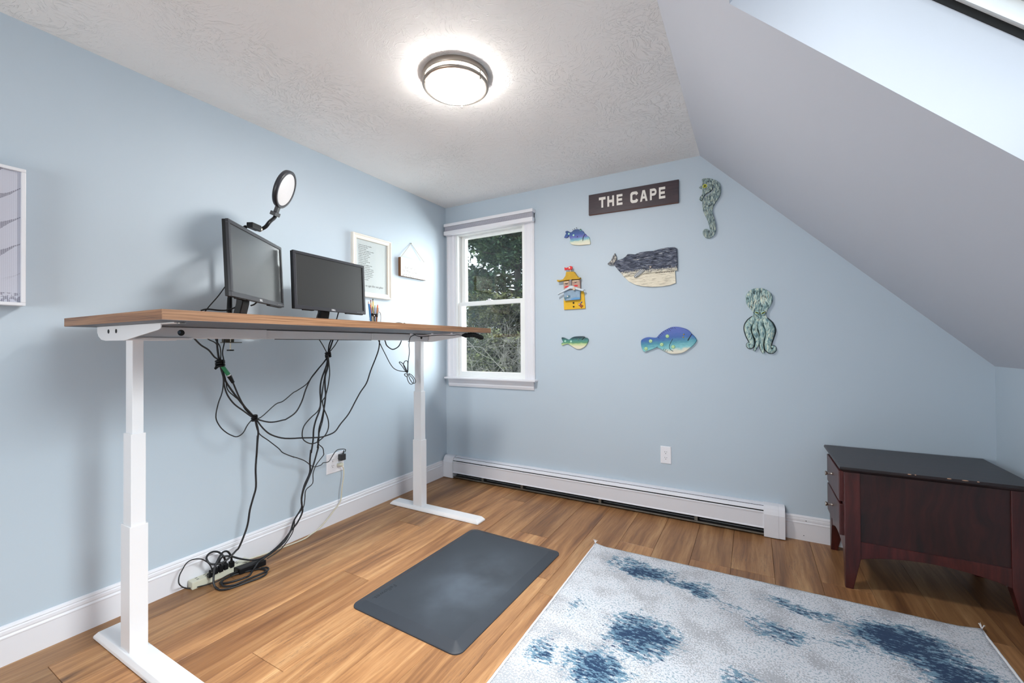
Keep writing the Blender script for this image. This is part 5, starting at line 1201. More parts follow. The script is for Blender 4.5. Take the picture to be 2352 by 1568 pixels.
# whale
wh = thing('whale_carving', (1.75, 0, 1.8), 'large dark grey and cream wooden sperm whale carving', 'wall art')
M_wtop = carved('whale_dark_wash', [(.32, (30, 36, 52)), (.47, (62, 70, 90)), (.58, (118, 126, 142)), (.70, (226, 222, 208))], (16, 1, 150), rot=-.10, groove=(20, 24, 36), gs=.8, bump=1.0, thr=.55)
M_wjaw = carved('whale_cream_wash', [(.34, (176, 168, 150)), (.48, (222, 214, 194)), (.70, (236, 230, 212))], (14, 1, 110), rot=-.12, groove=(60, 58, 58), gs=.8, bump=.7, thr=.66)
part(plaque(MB(), D['whale_jaw'], YW, -.012, .002), 'lower_jaw', M_wjaw, wh)
def whale_blend():
    b = NB('whale_body_wash')
    co = b.coords()
    sx = b.t.nodes.new('ShaderNodeSeparateXYZ'); b.set(sx, 0, co)
    # cream along the belly line, which rises toward the head
    hgt = b.math('SUBTRACT', sx.outputs[2], b.math('MULTIPLY_ADD', sx.outputs[0], 0.002, WB0))
    wv = b.noise(b.mapping(co, (14, 14, 14)), 1, 3, out=1)
    ws = b.n('VectorMath', operation='SCALE'); b.set(ws, 0, wv); ws.inputs['Scale'].default_value = .03
    v = b.n('VectorMath', operation='ADD'); b.set(v, 0, co); b.set(v, 1, ws.outputs[0])
    g = b.noise(b.mapping(v.outputs[0], (17, 1, 150), rot=(0, .10, 0)), 1, 6, .68, .3)
    dark = b.ramp(g, [(.34, s2l((28, 34, 50))), (.48, s2l((58, 66, 88))), (.58, s2l((112, 120, 138))), (.70, s2l((226, 222, 208)))])
    pale = b.ramp(g, [(.34, s2l((150, 146, 140))), (.50, s2l((222, 216, 198))), (.70, s2l((236, 230, 212)))])
    nz = b.noise(b.mapping(co, (160, 1, 60)), 1, 4, .6)
    f = b.step(b.math('ADD', hgt, b.math('MULTIPLY', nz, -.09)), -.010, .012)
    col = b.mix(f, pale, dark)
    g2 = b.noise(b.mapping(v.outputs[0], (26, 1, 230), rot=(0, .10, 0), loc=(3, 1, 2)), 1, 5, .7)
    gr = b.step(g2, .54, .62)
    col = b.mix(b.math('MULTIPLY', gr, .7), col, s2l((22, 26, 38)))
    b.set(b.p, 'Base Color', col)
    b.p.inputs['Roughness'].default_value = .55
    b.bump(b.math('SUBTRACT', g, gr), 1.0, .003)
    return b.m
_wz = sorted(p[1] for p in D['whale_top'])
WB0 = 1.650
part(plaque(MB(), D['whale_top'], YW, -.020, .003), 'upper_body', whale_blend(), wh)
part(plaque(MB(), D['whale_fluke'], YW, -.024, .003), 'fluke', carved('fluke_wash', [(.35, (52, 56, 66)), (.5, (120, 120, 122)), (.66, (222, 216, 200))], (60, 1, 60), groove=(24, 26, 32), gs=.6), wh)
def fin_mat():
    b = NB('striped_fin')
    co = b.coords()
    w = b.n('TexWave'); b.set(w, 'Vector', b.mapping(co, (1, 1, 1), rot=(0, .6, 0)))
    w.inputs['Scale'].default_value = 34; w.inputs['Distortion'].default_value = 1.0
    b.set(b.p, 'Base Color', b.mix(b.step(w.outputs[1], .4, .6), s2l((34, 38, 50)), s2l((206, 212, 216))))
    return b.m
part(plaque(MB(), D['whale_fin'], -.019, -.027, .002), 'fin', fin_mat(), wh)
wx, wz = D['whale_eye'][0]
e = part(MB().cyl((wx, -.019, wz), (wx, -.024, wz), .0095, n=18), 'eye', simple('eye_socket', (22, 26, 36), .6), wh)
part(MB().cyl((wx, -.024, wz), (wx, -.0265, wz), .0065, n=16), 'nail_head', simple('rusty_nail', (150, 140, 136), .5, .5), e)
mb = MB()
jx0, jx1 = wx + .055, wx + .215
for k in range(11):
    x = jx0 + (jx1 - jx0) * k / 10
    zz = min(p[1] for p in D['whale_top'] if p[0] > 1.9) if False else None
tp = {p for p in D['whale_top']}
# tooth notches follow the lower edge of the upper body
l0 = D['whale_top'][5]; l1 = D['whale_top'][4]
for k in range(11):
    f = .02 + .86 * k / 10
    x = l0[0] + (l1[0] - l0[0]) * f; z = l0[1] + (l1[1] - l0[1]) * f
    mb.add([(x, -.0126, z - .001), (x + .009, -.0126, z - .001), (x + .0045, -.0126, z - .0085)], [(0, 1, 2)])
part(mb, 'tooth_notch', M_pupil, wh, kind='stuff')

# painted fish
def fish_mat(name, stops, z0, z1, tilt=0.0, xc=0.0):
    """paint bands blended across the body from back to belly"""
    b = NB(name)
    co = b.coords()
    sx = b.t.nodes.new('ShaderNodeSeparateXYZ'); b.set(sx, 0, co)
    z = b.math('ADD', sx.outputs[2], b.math('MULTIPLY', b.math('SUBTRACT', sx.outputs[0], xc), tilt))
    h = b.math('DIVIDE', b.math('SUBTRACT', z, z0), z1 - z0)
    h = b.math('ADD', h, b.math('MULTIPLY', b.math('SUBTRACT', b.noise(b.mapping(co, (30, 1, 90)), 1, 4, .6), .5), .30))
    col = b.ramp(h, [(p, s2l(c)) for p, c in stops])
    s = b.step(b.noise(b.mapping(co, (70, 1, 220)), 1, 4, .7), .62, .70)
    col = b.mix(b.math('MULTIPLY', s, .45), col, s2l((30, 60, 80)))
    b.set(b.p, 'Base Color', col)
    b.p.inputs['Roughness'].default_value = .4
    b.bump(b.noise(b.mapping(co, (60, 1, 160)), 1, 4), .4, .0015)
    return b.m
M_spot = simple('spot_green', (150, 196, 128), .4, var=.1)
M_spot2 = simple('spot_mint', (150, 214, 208), .4, var=.1)
M_ringp = simple('spot_pale_ring', (214, 236, 196), .4)
def zr(p): return min(q[1] for q in p), max(q[1] for q in p)
def spot(mbp, par, x, z, r, mat, y):
    s = part(MB().ball((x, y, z), r * 1.5, .0012, r * 1.5, 14, 6), 'spot', mat, par)
    ring = [(x + r * .8 * math.cos(a), y - .0014, z + r * .8 * math.sin(a)) for a in [2 * PI * k / 14 for k in range(15)]]
    part(MB().tube(ring, r * .28, 6), 'spot_ring', M_ringp, s)
bf = thing('fish_carving', (1.96, 0, 1.2), 'large blue wooden fish with pale green ring spots', 'wall art', None)
z0, z1 = zr(D['bigfish'])
part(plaque(MB(), smooth2(D['bigfish'], 2), YW, -.016, .004), 'body', fish_mat('big_fish_paint', [(.10, (216, 212, 194)), (.22, (120, 190, 196)), (.42, (52, 138, 160)), (.60, (24, 84, 160)), (.80, (62, 90, 172)), (.98, (70, 92, 176))], z0, z1, -.10, 1.96), bf)
for x, z in D['bf_spots']: spot(None, bf, x, z, .0085, M_spot, -.0165)
for x, z in D['bf_eyes']:
    e = part(MB().ball((x, -.017, z), .0048, .003, .0048, 10, 6), 'eye', simple('brass_bead', (196, 176, 70), .3, .3), bf)
    part(MB().ball((x, -.0195, z), .0018, .001, .0018, 8, 6), 'pupil', M_pupil, e)
(a, b_), (c, d) = D['bf_mouth']
part(MB().tube([(a, -.0165, b_), (c, -.0165, d)], [.0016, .0034], 8), 'mouth', M_pupil, bf)
part(MB().tube(smooth_path([(x, -.0165, z) for x, z in D['bf_gill']], 4), .0017, 6), 'gill', simple('gill_dark_teal', (26, 58, 70), .5), bf)
mb = MB()
for tk in D['bf_ticks']: mb.tube([(x, -.0165, z) for x, z in tk], .0013, 5)
part(mb, 'scale_mark', M_pupil, bf, kind='stuff')

gf = thing('fish_carving', (1.30, 0, 1.15), 'small green and cream wooden fish, lowest on the left of the group', 'wall art', None)
z0, z1 = zr(D['greenfish'])
part(plaque(MB(), smooth2(D['greenfish'], 2), YW, -.013, .003), 'body', fish_mat('green_fish_paint', [(.20, (222, 216, 188)), (.38, (186, 206, 146)), (.50, (88, 146, 110)), (.66, (74, 138, 132)), (.88, (36, 60, 70))], z0, z1), gf)
for x, z in D['green_spots']: spot(None, gf, x, z, .0055, M_spot2, -.0135)
x, z = D['green_eye'][0]
e = part(MB().ball((x, -.0135, z), .0068, .002, .0068, 12, 6), 'eye', simple('eye_blue_rim', (84, 150, 160), .4), gf)
part(MB().ball((x, -.0150, z), .0040, .0015, .0042, 10, 6), 'iris', simple('iris_olive', (120, 116, 50), .4), e)
part(MB().ball((x, -.0163, z), .0017, .001, .0026, 8, 6), 'pupil', M_pupil, e)
(a, b_), (c, d) = D['green_mouth']
part(MB().tube([(a, -.0135, b_), (c, -.0135, d)], .0024, 8), 'mouth', M_pupil, gf)

sf = thing('fish_carving', (1.32, 0, 1.98), 'small blue wooden fish with three pin spikes, above the fisherman', 'wall art', None)
z0, z1 = zr(D['bluefish'])
part(plaque(MB(), smooth2(D['bluefish'], 2), YW, -.014, .003), 'body', fish_mat('blue_fish_paint', [(.08, (222, 218, 196)), (.24, (206, 214, 192)), (.36, (112, 172, 186)), (.52, (92, 96, 176)), (.70, (46, 84, 150)), (.95, (36, 66, 120))], z0, z1), sf)
for (a, b_), (c, d) in D['blue_spikes']:
    part(MB().tube([(a, -.008, b_), (c, -.008, d)], .0011, 6).ball((c, -.008, d), .0026, n=8, m=6), 'spike', M_pupil, sf)
for x, z in D['blue_spots'][:2]: spot(None, sf, x, z, .0052, M_spot2, -.0145)
x, z = D['blue_spots'][2]
part(MB().ball((x, -.0145, z), .0040, .0015, .0040, 10, 6), 'gill_dot', M_pupil, sf)
x, z = D['blue_eye'][0]
e = part(MB().ball((x, -.0120, z - .002), .0092, .008, .0082, 14, 8), 'eye', simple('eye_teal_lid', (110, 176, 176), .4), sf)
part(MB().ball((x, -.0165, z + .001), .0066, .005, .0045, 12, 8), 'iris', simple('iris_dark_olive', (64, 66, 16), .3), e)
part(MB().tube(smooth_path([(x, -.0148, z) for x, z in D['blue_mouth']], 4), [.0014, .0018, .0022, .0026, .0028, .0028, .0026, .0018, .0012], 8), 'mouth', M_pupil, sf)

# fisherman made of painted scraps
fm = thing('fisherman_figure', (1.31, 0, 1.65), 'folk-art wooden fisherman with yellow hat and coat', 'wall art')
FM = lambda k: D['fm_' + k]
M_hat = simple('mustard_hat_paint', (190, 150, 22), .6, var=.18, vscale=60, bump=.3, bscale=200)
M_coat = simple('yellow_coat_paint', (222, 174, 20), .5, var=.08, vscale=30)
M_face = simple('weathered_face_wood', (176, 146, 132), .7, var=.15, vscale=50)
M_red = simple('red_paint', (206, 34, 40), .5)
def fpart(k, y0, y1, nm, mat, par=fm, bev=.0015):
    return part(plaque(MB(), FM(k), y0, y1, bev), nm, mat, par)
coat = fpart('coat', YW, -.012, 'coat', M_coat)
face = fpart('face', -.010, -.032, 'face', M_face)
beard = fpart('beard', -.012, -.036, 'beard', simple('grey_blue_beard', (134, 158, 180), .6, var=.25, vscale=40))
hat = fpart('hat', -.014, -.046, 'hat', M_hat)
fpart('nose', -.032, -.044, 'nose', simple('grey_nose', (138, 132, 132), .7))
fpart('mous', -.034, -.052, 'moustache', simple('pale_blue_driftwood', (196, 208, 218), .6, var=.08, vscale=40, bump=.3, bscale=150))
fpart('tooth', -.050, -.058, 'pipe_stub', simple('pale_wood_peg', (206, 184, 160), .7))
rf = fpart('redfish', -.030, -.040, 'hat_fish', M_red)
fpart('stick', -.030, -.036, 'hat_peg', simple('pale_wood_peg', (206, 184, 160), .7))
bfsh = fpart('brownfish', -.012, -.018, 'coat_fish', simple('rust_brown', (148, 76, 34), .5))
fpart('bluetail', -.012, -.017, 'blue_tail', simple('royal_blue', (26, 70, 160), .4))
fpart('cheekl', -.0321, -.033, 'cheek', M_red, bev=0); fpart('cheekr', -.0321, -.033, 'cheek', M_red, bev=0)
fpart('eyel', -.0321, -.034, 'eye', M_pupil, bev=0); fpart('eyer', -.0321, -.034, 'eye', M_pupil, bev=0)
fpart('browl', -.0321, -.036, 'brow', simple('straw_brow', (214, 190, 160), .8, bump=.5)); fpart('browr', -.0321, -.036, 'brow', simple('straw_brow', (214, 190, 160), .8))
part(plaque(MB(), FM('tealfish'), -.036, -.039, .001), 'beard_fish', simple('slate_teal', (86, 122, 138), .5), beard)
part(plaque(MB(), FM('wave'), -.036, -.0375, 0), 'wave', simple('wave_blue', (92, 148, 196), .5), beard)
btn = FM('buttons')
for x, z in btn[:2]: part(MB().cyl((x, -.012, z), (x, -.0165, z), .0062, n=14), 'button', M_pupil, coat)
part(MB().cyl((btn[2][0], -.040, btn[2][1]), (btn[2][0], -.0425, btn[2][1]), .0062, n=14), 'fish_eye', simple('bone_white', (232, 220, 200), .5), rf)
part(MB().cyl((btn[3][0], -.018, btn[3][1]), (btn[3][0], -.0200, btn[3][1]), .0050, n=14), 'fish_eye', MATS['bone_white'], bfsh)
part(MB().cyl((btn[4][0], -.039, btn[4][1]), (btn[4][0], -.0410, btn[4][1]), .0045, n=14), 'fish_eye', MATS['bone_white'], beard)

# THE CAPE sign
sg = thing('word_sign', (1.69, 0, 2.24), 'long dark brown wooden sign reading THE CAPE in white capitals', 'sign')
S_ = D['sign']
part(MB().prism(S_, 'y', -.020, YW, bevel=.0012), 'board', wood_mat('stained_sign_board', [(.3, (32, 22, 32)), (.5, (48, 32, 42)), (.72, (62, 42, 50))], (3, 40, 90), .45), sg)
part(MB().prism([(S_[3][0] + .002, S_[3][1] + .0012), (S_[2][0] - .002, S_[2][1] + .0012), (S_[2][0] - .002, S_[2][1] - .0003), (S_[3][0] + .002, S_[3][1] - .0003)], 'y', -.0195, YW), 'lower_edge', simple('red_brown_edge', (112, 62, 44), .6), sg)
def signz(x, f):
    u = (x - S_[0][0]) / (S_[1][0] - S_[0][0])
    zt = S_[0][1] + (S_[1][1] - S_[0][1]) * u; zb_ = S_[3][1] + (S_[2][1] - S_[3][1]) * u
    return zt + (zb_ - zt) * f
M_let = simple('cream_letter_paint', (230, 226, 220), .6, var=.03)
def letter(ch, x0, x1):
    w = (x1 - x0) * .27
    t = .215; b_ = .725; ht_ = .13
    def box(a, c, f0, f1): return [(a, signz(a, f0)), (c, signz(c, f0)), (c, signz(c, f1)), (a, signz(a, f1))]
    Pn = []
    if ch == 'T': Pn = [box(x0, x1, t, t + ht_), box((x0 + x1 - w) / 2, (x0 + x1 + w) / 2, t, b_)]
    if ch == 'H': Pn = [box(x0, x0 + w, t, b_), box(x1 - w, x1, t, b_), box(x0, x1, .40, .40 + ht_)]
    if ch == 'E': Pn = [box(x0, x0 + w, t, b_), box(x0, x1, t, t + ht_), box(x0, x1 - .003, .41, .41 + ht_), box(x0, x1, b_ - ht_, b_)]
    mb = MB()
    if ch == 'T': Pn = [[(x0, signz(x0, t)), (x1, signz(x1, t)), (x1, signz(x1, t + ht_)), ((x0 + x1 + w) / 2, signz(x1, t + ht_)), ((x0 + x1 + w) / 2, signz(x1, b_)), ((x0 + x1 - w) / 2, signz(x0, b_)), ((x0 + x1 - w) / 2, signz(x0, t + ht_)), (x0, signz(x0, t + ht_))]]
    if ch == 'H': Pn = [[(a, signz(a, f)) for a, f in ((x0, t), (x0 + w, t), (x0 + w, .405), (x1 - w, .405), (x1 - w, t), (x1, t), (x1, b_), (x1 - w, b_), (x1 - w, .535), (x0 + w, .535), (x0 + w, b_), (x0, b_))]]
    if ch == 'E': Pn = [[(a, signz(a, f)) for a, f in ((x0, t), (x1, t), (x1, t + ht_ * .85), (x0 + w, t + ht_ * .85), (x0 + w, .415), (x1 - .003, .415), (x1 - .003, .525), (x0 + w, .525), (x0 + w, b_ - ht_ * .85), (x1, b_ - ht_ * .85), (x1, b_), (x0, b_))]]
    for p in Pn: mb.prism(p, 'y', -.0212, -.0198)
    def P_(u, f): x = x0 + (x1 - x0) * u; return (x, signz(x, f))
    if ch == 'A':
        mb.prism([P_(0, b_), P_(.34, t), P_(.66, t), P_(1, b_), P_(.74, b_), P_(.5, t + .12), P_(.26, b_)], 'y', -.0212, -.0198)
        mb.prism([P_(.24, .50), P_(.76, .50), P_(.82, .60), P_(.18, .60)], 'y', -.0214, -.0200)
    if ch == 'P':
        mb.prism([P_(0, t), P_(.27, t), P_(.27, b_), P_(0, b_)], 'y', -.0212, -.0198)
        o = [P_(.2, t)] + [P_(.62 + .38 * math.sin(a), .375 - .16 * math.cos(a)) for a in [PI * k / 8 for k in range(9)]] + [P_(.2, .535)]
        i_ = [P_(.2, .425)] + [P_(.60 + .14 * math.sin(a), .375 + .05 * math.cos(a)) for a in [PI * k / 6 for k in range(7)]] + [P_(.2, .325)]
        mb.prism(o + i_, 'y', -.0214, -.0200)
    if ch == 'C':
        o = [P_(.5 + .5 * max(-1, min(1, 1.25 * math.cos(a))) , .47 - .262 * max(-1, min(1, 1.12 * math.sin(a)))) for a in [math.radians(28 + (304) * k / 18) for k in range(19)]]
        i_ = [P_(.5 + .23 * max(-1, min(1, 1.3 * math.cos(a))), .47 - .135 * max(-1, min(1, 1.15 * math.sin(a)))) for a in [math.radians(332 - (304) * k / 18) for k in range(19)]]
        mb.prism(o + i_, 'y', -.0212, -.0198)
    part(mb, 'letter', M_let, sg)
for ch, (a, c) in zip('THECAPE', D['sign_x']): letter(ch, a, c)

# ------------------------------------------------------------------ standing mat
mt_ = tag(empty('standing_mat', (1.1685, -1.312, 0), (0, 0, -.028)), 'dark grey anti-fatigue standing mat with sloping edges, lying between desk and rug', 'mat')
def mat_rubber():
    b = NB('mat_rubber')
    co = b.coords()
    # scuffed lighter patch of wear in the middle
    wv = b.noise(b.mapping(co, (3.2, 3.2, 1)), 1, 4, .55)
    d = b.n('VectorMath', operation='LENGTH'); b.set(d, 0, b.mapping(co, (3.6, 2.3, 0), loc=(-.25, .12, 0)))
    f = b.math('MULTIPLY', b.math('SUBTRACT', 1.0, b.step(d.outputs['Value'], .1, 1.15)), b.step(wv, .28, .75), clamp=True)
    b.set(b.p, 'Base Color', b.mix(b.math('MULTIPLY', f, .8), s2l((50, 55, 63)), s2l((92, 102, 114))))
    b.p.inputs['Roughness'].default_value = .5
    b.bump(b.noise(co, 420, 3, .6), .18, .001)
    return b.m
def rrect(w, l, r, z, n=6):
    out = []
    for cx_, cy_, a0_ in ((w - r, l - r, 0), (-w + r, l - r, 90), (-w + r, -l + r, 180), (w - r, -l + r, 270)):
        for k in range(n + 1):
            a = math.radians(a0_ + 90 * k / n)
            out.append((cx_ + r * math.cos(a), cy_ + r * math.sin(a), z))
    return out
w_, l_ = .309, .468
loops = [rrect(w_, l_, .040, .0), rrect(w_, l_, .040, .005), rrect(w_ - .004, l_ - .004, .038, .007), rrect(w_ - .045, l_ - .045, .006, .0195), rrect(w_ - .048, l_ - .048, .005, .0205)]
vs = [p for L_ in loops for p in L_]; n = len(loops[0]); fs = []
for k in range(len(loops) - 1):
    for i in range(n): fs.append((k * n + i, k * n + (i + 1) % n, (k + 1) * n + (i + 1) % n, (k + 1) * n + i))
fs.append(tuple(range((len(loops) - 1) * n, len(loops) * n)))
pad = MB().add(vs, fs).build('pad', mat_rubber(), mt_)
text_obj('embossed_lettering', 'Fellowes.', .036, Matrix.Translation((-.247, -.262, .0206)) @ Matrix.Rotation(-PI / 2, 4, 'Z'), simple('emboss_dark', (34, 38, 44), .6), pad, .0002)

# ------------------------------------------------------------------ rug
def rug_mat():
    b = NB('distressed_rug_pile')
    co = b.coords()
    sx = b.t.nodes.new('ShaderNodeSeparateXYZ'); b.set(sx, 0, co)
    blobs = [  # x, y, rx, ry, weight (rug colour map, metres in the room)
        (1.93, -.83, .20, .10, 1.0), (2.18, -.88, .18, .07, .8), (2.36, -.95, .08, .05, .5), (2.62, -.80, .20, .06, .75), (2.95, -.88, .22, .13, 1.25), (3.06, -1.02, .16, .14, 1.2), (2.78, -1.02, .12, .07, .6),
        (2.52, -1.04, .15, .09, .75), (2.03, -1.33, .16, .16, 1.0), (1.93, -1.58, .16, .13, .95), (1.72, -1.60, .08, .12, .75), (1.76, -1.30, .06, .07, .5), (2.40, -1.42, .08, .08, .6), (2.16, -1.62, .10, .10, .6), (2.95, -1.5, .25, .2, .9), (2.2, -2.2, .3, .25, .9)]
    wv = b.noise(b.mapping(co, (5, 5, 1)), 1, 4, .6, out=1)
    ws = b.n('VectorMath', operation='SUBTRACT'); b.set(ws, 0, wv); ws.inputs[1].default_value = (.5, .5, .5)
    w2 = b.n('VectorMath', operation='SCALE'); b.set(w2, 0, ws.outputs[0]); w2.inputs['Scale'].default_value = .26
    va = b.n('VectorMath', operation='ADD'); b.set(va, 0, co); b.set(va, 1, w2.outputs[0])
    tot = None
    for (x, y, rx, ry, w) in blobs:
        m = b.mapping(va.outputs[0], (1 / rx, 1 / ry, 0), loc=(-x / rx, -y / ry, 0))
        l = b.n('VectorMath', operation='LENGTH'); b.set(l, 0, m)
        s = b.math('MULTIPLY', b.math('SUBTRACT', 1.0, b.step(l.outputs['Value'], .1, 1.5)), w)
        tot = s if tot is None else b.math('MAXIMUM', tot, s)
    tot = b.math('MULTIPLY', tot, b.math('MULTIPLY_ADD', b.noise(b.mapping(co, (7, 13, 1), loc=(9, 1, 0)), 1, 4, .6), 1.5, .25))
    rag = b.noise(b.mapping(co, (34, 84, 1), rot=(0, 0, .35)), 1, 7, .78)
    rag2 = b.noise(b.mapping(co, (28, 60, 1), rot=(0, 0, .35), loc=(5, 2, 0)), 1, 7, .78)
    bl = b.step(b.math('ADD', b.math('MULTIPLY', tot, .27), rag2), .645, .658)
    nv = b.step(b.math('ADD', b.math('MULTIPLY', tot, .215), rag), .672, .684)
    spk = b.noise(b.mapping(co, (150, 150, 1)), 1, 4, .7)
    patch = b.noise(b.mapping(co, (7, 7, 1), loc=(2, 2, 0)), 1, 3)
    gr = b.step(b.math('ADD', spk, b.math('MULTIPLY', b.math('SUBTRACT', patch, .5), .60)), .520, .545)
    spk2 = b.noise(b.mapping(co, (120, 120, 1), loc=(4, 4, 0)), 1, 4, .7)
    lb = b.step(b.math('ADD', spk2, b.math('MULTIPLY', b.math('SUBTRACT', .5, patch), .3)), .575, .595)
    col = b.mix(b.noise(co, 6, 3), s2l((212, 214, 221)), s2l((224, 225, 230)))
    col = b.mix(b.math('MULTIPLY', gr, .85), col, s2l((164, 166, 172)))
    col = b.mix(b.math('MULTIPLY', lb, .8), col, s2l((136, 160, 174)))
    col = b.mix(bl, col, s2l((112, 146, 168)))
    col = b.mix(nv, col, s2l((30, 58, 92)))
    b.set(b.p, 'Base Color', col)
    b.p.inputs['Roughness'].default_value = .95
    b.p.inputs['Specular IOR Level'].default_value = .15
    b.p.inputs['Sheen Weight'].default_value = .15
    b.bump(b.noise(co, 420, 3, .7), .6, .003)
    return b.m
rug = tag(empty('area_rug', (2.43, -1.8, 0)), 'white, grey and navy blue distressed area rug on the floor', 'rug')
Q = [(1.627, -.667), (3.245, -.632), (3.205, -2.98), (1.636, -2.98)]
def quad(u, v):
    a = Vector(Q[0]).lerp(Vector(Q[1]), u); c = Vector(Q[3]).lerp(Vector(Q[2]), u)
    return a.lerp(c, v)
NU, NV = 90, 130
vs = []; fs = []
for j in range(NV + 1):
    for i in range(NU + 1):
        u, v = i / NU, j / NV
        p = quad(u, v)
        ed = min(u * 1.6, (1 - u) * 1.6, v * 2.3, (1 - v) * 2.3)
        z = .0075 + .0006 * noise.noise(Vector((p.x * 30, p.y * 30, 0)))
        if ed < .004: z = .003
        if i in (0, NU): p = p + Vector((.0012 * noise.noise(Vector((0, p.y * 25, 1))), 0))
        if j in (0, NV): p = p + Vector((0, .0022 * noise.noise(Vector((p.x * 40, 0, 3)))))
        # the upper corners curl up a touch
        cr = max(0, 1 - math.hypot(u * 1.6, v * 2.3) / .06) + max(0, 1 - math.hypot((1 - u) * 1.6, v * 2.3) / .07)
        z += .010 * cr
        vs.append((p.x, p.y, z))
for j in range(NV):
    for i in range(NU):
        a = j * (NU + 1) + i
        fs.append((a, a + NU + 1, a + NU + 2, a + 1))
per = [i for i in range(NU + 1)] + [(NU + 1) * (j + 1) - 1 for j in range(1, NV + 1)] + [NV * (NU + 1) + i for i in range(NU - 1, -1, -1)] + [j * (NU + 1) for j in range(NV - 1, 0, -1)]
b0 = len(vs)
for k in per: vs.append((vs[k][0], vs[k][1], .0005))
for k in range(len(per)):
    a, c = per[k], per[(k + 1) % len(per)]
    fs.append((a, c, b0 + (k + 1) % len(per), b0 + k))
mb = MB().add(vs, fs, smooth=True)
pile = part(mb, 'pile', rug_mat(), rug)
M_yarn = simple('white_yarn', (228, 228, 232), .95)
for (u0, v0, u1, v1) in ((0, 0, 0, 1), (1, 0, 1, 1)):
    pts = []
    for k in range(121):
        t = k / 120
        p = quad(u0 + (u1 - u0) * t, v0 + (v1 - v0) * t)
        pts.append((p.x, p.y, .0055 + .0006 * math.sin(k * 2.1)))
    part(MB().tube(pts, .0045, 6), 'bound_edge', M_yarn, rug)
for (cx_, cy_, dx) in ((1.627, -.667, -1), (3.245, -.632, 1)):
    mb = MB()
    for k in range(9):
        a = math.radians(90 + dx * -1 * R.uniform(-50, 60))
        l = R.uniform(.012, .028)
        mb.tube([(cx_, cy_, .010), (cx_ + math.cos(a) * l * .6, cy_ + math.sin(a) * l * .6, .022), (cx_ + math.cos(a) * l, cy_ + math.sin(a) * l, .016 + R.uniform(0, .012))], [.0014, .0012, .0005], 5)
    part(mb, 'corner_fringe', M_yarn, rug, kind='stuff')

# ------------------------------------------------------------------ low dark cabinet at the right
cb = thing('nightstand', (3.13, -.28, 0), 'dark cherry two-drawer nightstand in the right corner, seen from its side', 'nightstand')
TX0, TX1, TY0, TY1 = 2.802, 3.462, -.532, -.022
b = bmesh.new()
o_ = [(TX0, TY0), (TX1, TY0), (TX1, TY1), (TX0, TY1)]
prof_t = [(.026, .556), (.018, .558), (.006, .566), (.000, .574), (.000, .580), (.003, .585)]
vs = []; fs = []
for ins, z in prof_t:
    ins_ = ins
    vs += [(TX0 + ins_, TY0 + ins_, z), (TX1 - ins_, TY0 + ins_, z), (TX1 - ins_, TY1 - ins_ * .3, z), (TX0 + ins_, TY1 - ins_ * .3, z)]
for k in range(len(prof_t) - 1):
    for i in range(4): fs.append((k * 4 + i, k * 4 + (i + 1) % 4, k * 4 + 4 + (i + 1) % 4, k * 4 + 4 + i))
fs.append((0, 3, 2, 1)); fs.append(tuple(len(vs) - 4 + i for i in range(4)))
tp_ = part(MB().add(vs, fs), 'top', M_cherry_x, cb)
mb = MB()
for (x, w, z) in ((3.055, .016, .0846), (3.075, .006, .0846), (3.185, .018, .0842), (3.235, .026, .0838), (3.275, .010, .0842)):
    mb.ball((x, TY0 + .0035, .5 + z - .001), w / 2, .003, .0022, 10, 6)
for q in islands(mb): part(q, 'edge_chip', M_chip, tp_)
LX0, LX1, LY0, LY1 = 2.824, 3.440, -.505, -.040
def leg(x, y, sx_, sy_):
    """square leg, tapered on the two inner faces below the apron; (x,y) outer corner"""
    w = .060; wb = .030; zt, zk = .556, .150
    def ring(wx, wy, z):
        return [(x, y, z), (x + sx_ * wx, y, z), (x + sx_ * wx, y + sy_ * wy, z), (x, y + sy_ * wy, z)]
    vs = ring(wb, wb, 0) + ring(w, w, zk) + ring(w, w, zt)
    fs = [(0, 1, 2, 3), (8, 9, 10, 11)]
    for k in (0, 4):
        for i in range(4): fs.append((k + i, k + (i + 1) % 4, k + 4 + (i + 1) % 4, k + 4 + i))
    b = bmesh.new()
    V = [b.verts.new(v) for v in vs]
    for f in fs: b.faces.new([V[i] for i in f])
    bmesh.ops.recalc_face_normals(b, faces=list(b.faces))
    bmesh.ops.bevel(b, geom=[e for e in b.edges if abs(e.verts[0].co.z - e.verts[1].co.z) > .05], offset=.0025, segments=2, profile=.5, affect='EDGES')
    part(MB().bm(b), 'leg', M_cherry_leg, cb)
leg(LX0, LY0, 1, 1); leg(LX1, LY0, -1, 1); leg(LX0, LY1, 1, -1); leg(LX1, LY1, -1, -1)
for y, nm in ((LY0 + .008, 'side_panel'), (LY1 - .020, 'side_panel')):
    part(MB().box(LX0 + .058, LX1 - .058, y, y + .012, .215, .556), nm, M_cherry, cb)
part(MB().box(LX1 - .020, LX1 - .008, LY0 + .05, LY1 - .05, .17, .556), 'back_panel', M_cherry, cb)
def apron(axis, a0_, a1_, c0, c1):
    pts = [(a0_, .229), (a1_, .229), (a1_, .146)]
    for k in range(1, 16):
        t = k / 16
        pts.append((a1_ + (a0_ - a1_) * t, .146 + .040 * math.sin(PI * t) ** .8))
    pts.append((a0_, .146))
    return MB().prism(pts, axis, c0, c1, bevel=.0015, seg=1)
part(apron('y', LX0 + .058, LX1 - .058, LY0 + .003, LY0 + .022), 'side_apron', M_cherry_leg, cb)
part(apron('y', LX0 + .058, LX1 - .058, LY1 - .022, LY1 - .003), 'side_apron', M_cherry_leg, cb)
part(apron('x', LY0 + .058, LY1 - .058, LX0 + .003, LX0 + .020), 'front_apron', M_cherry_leg, cb)
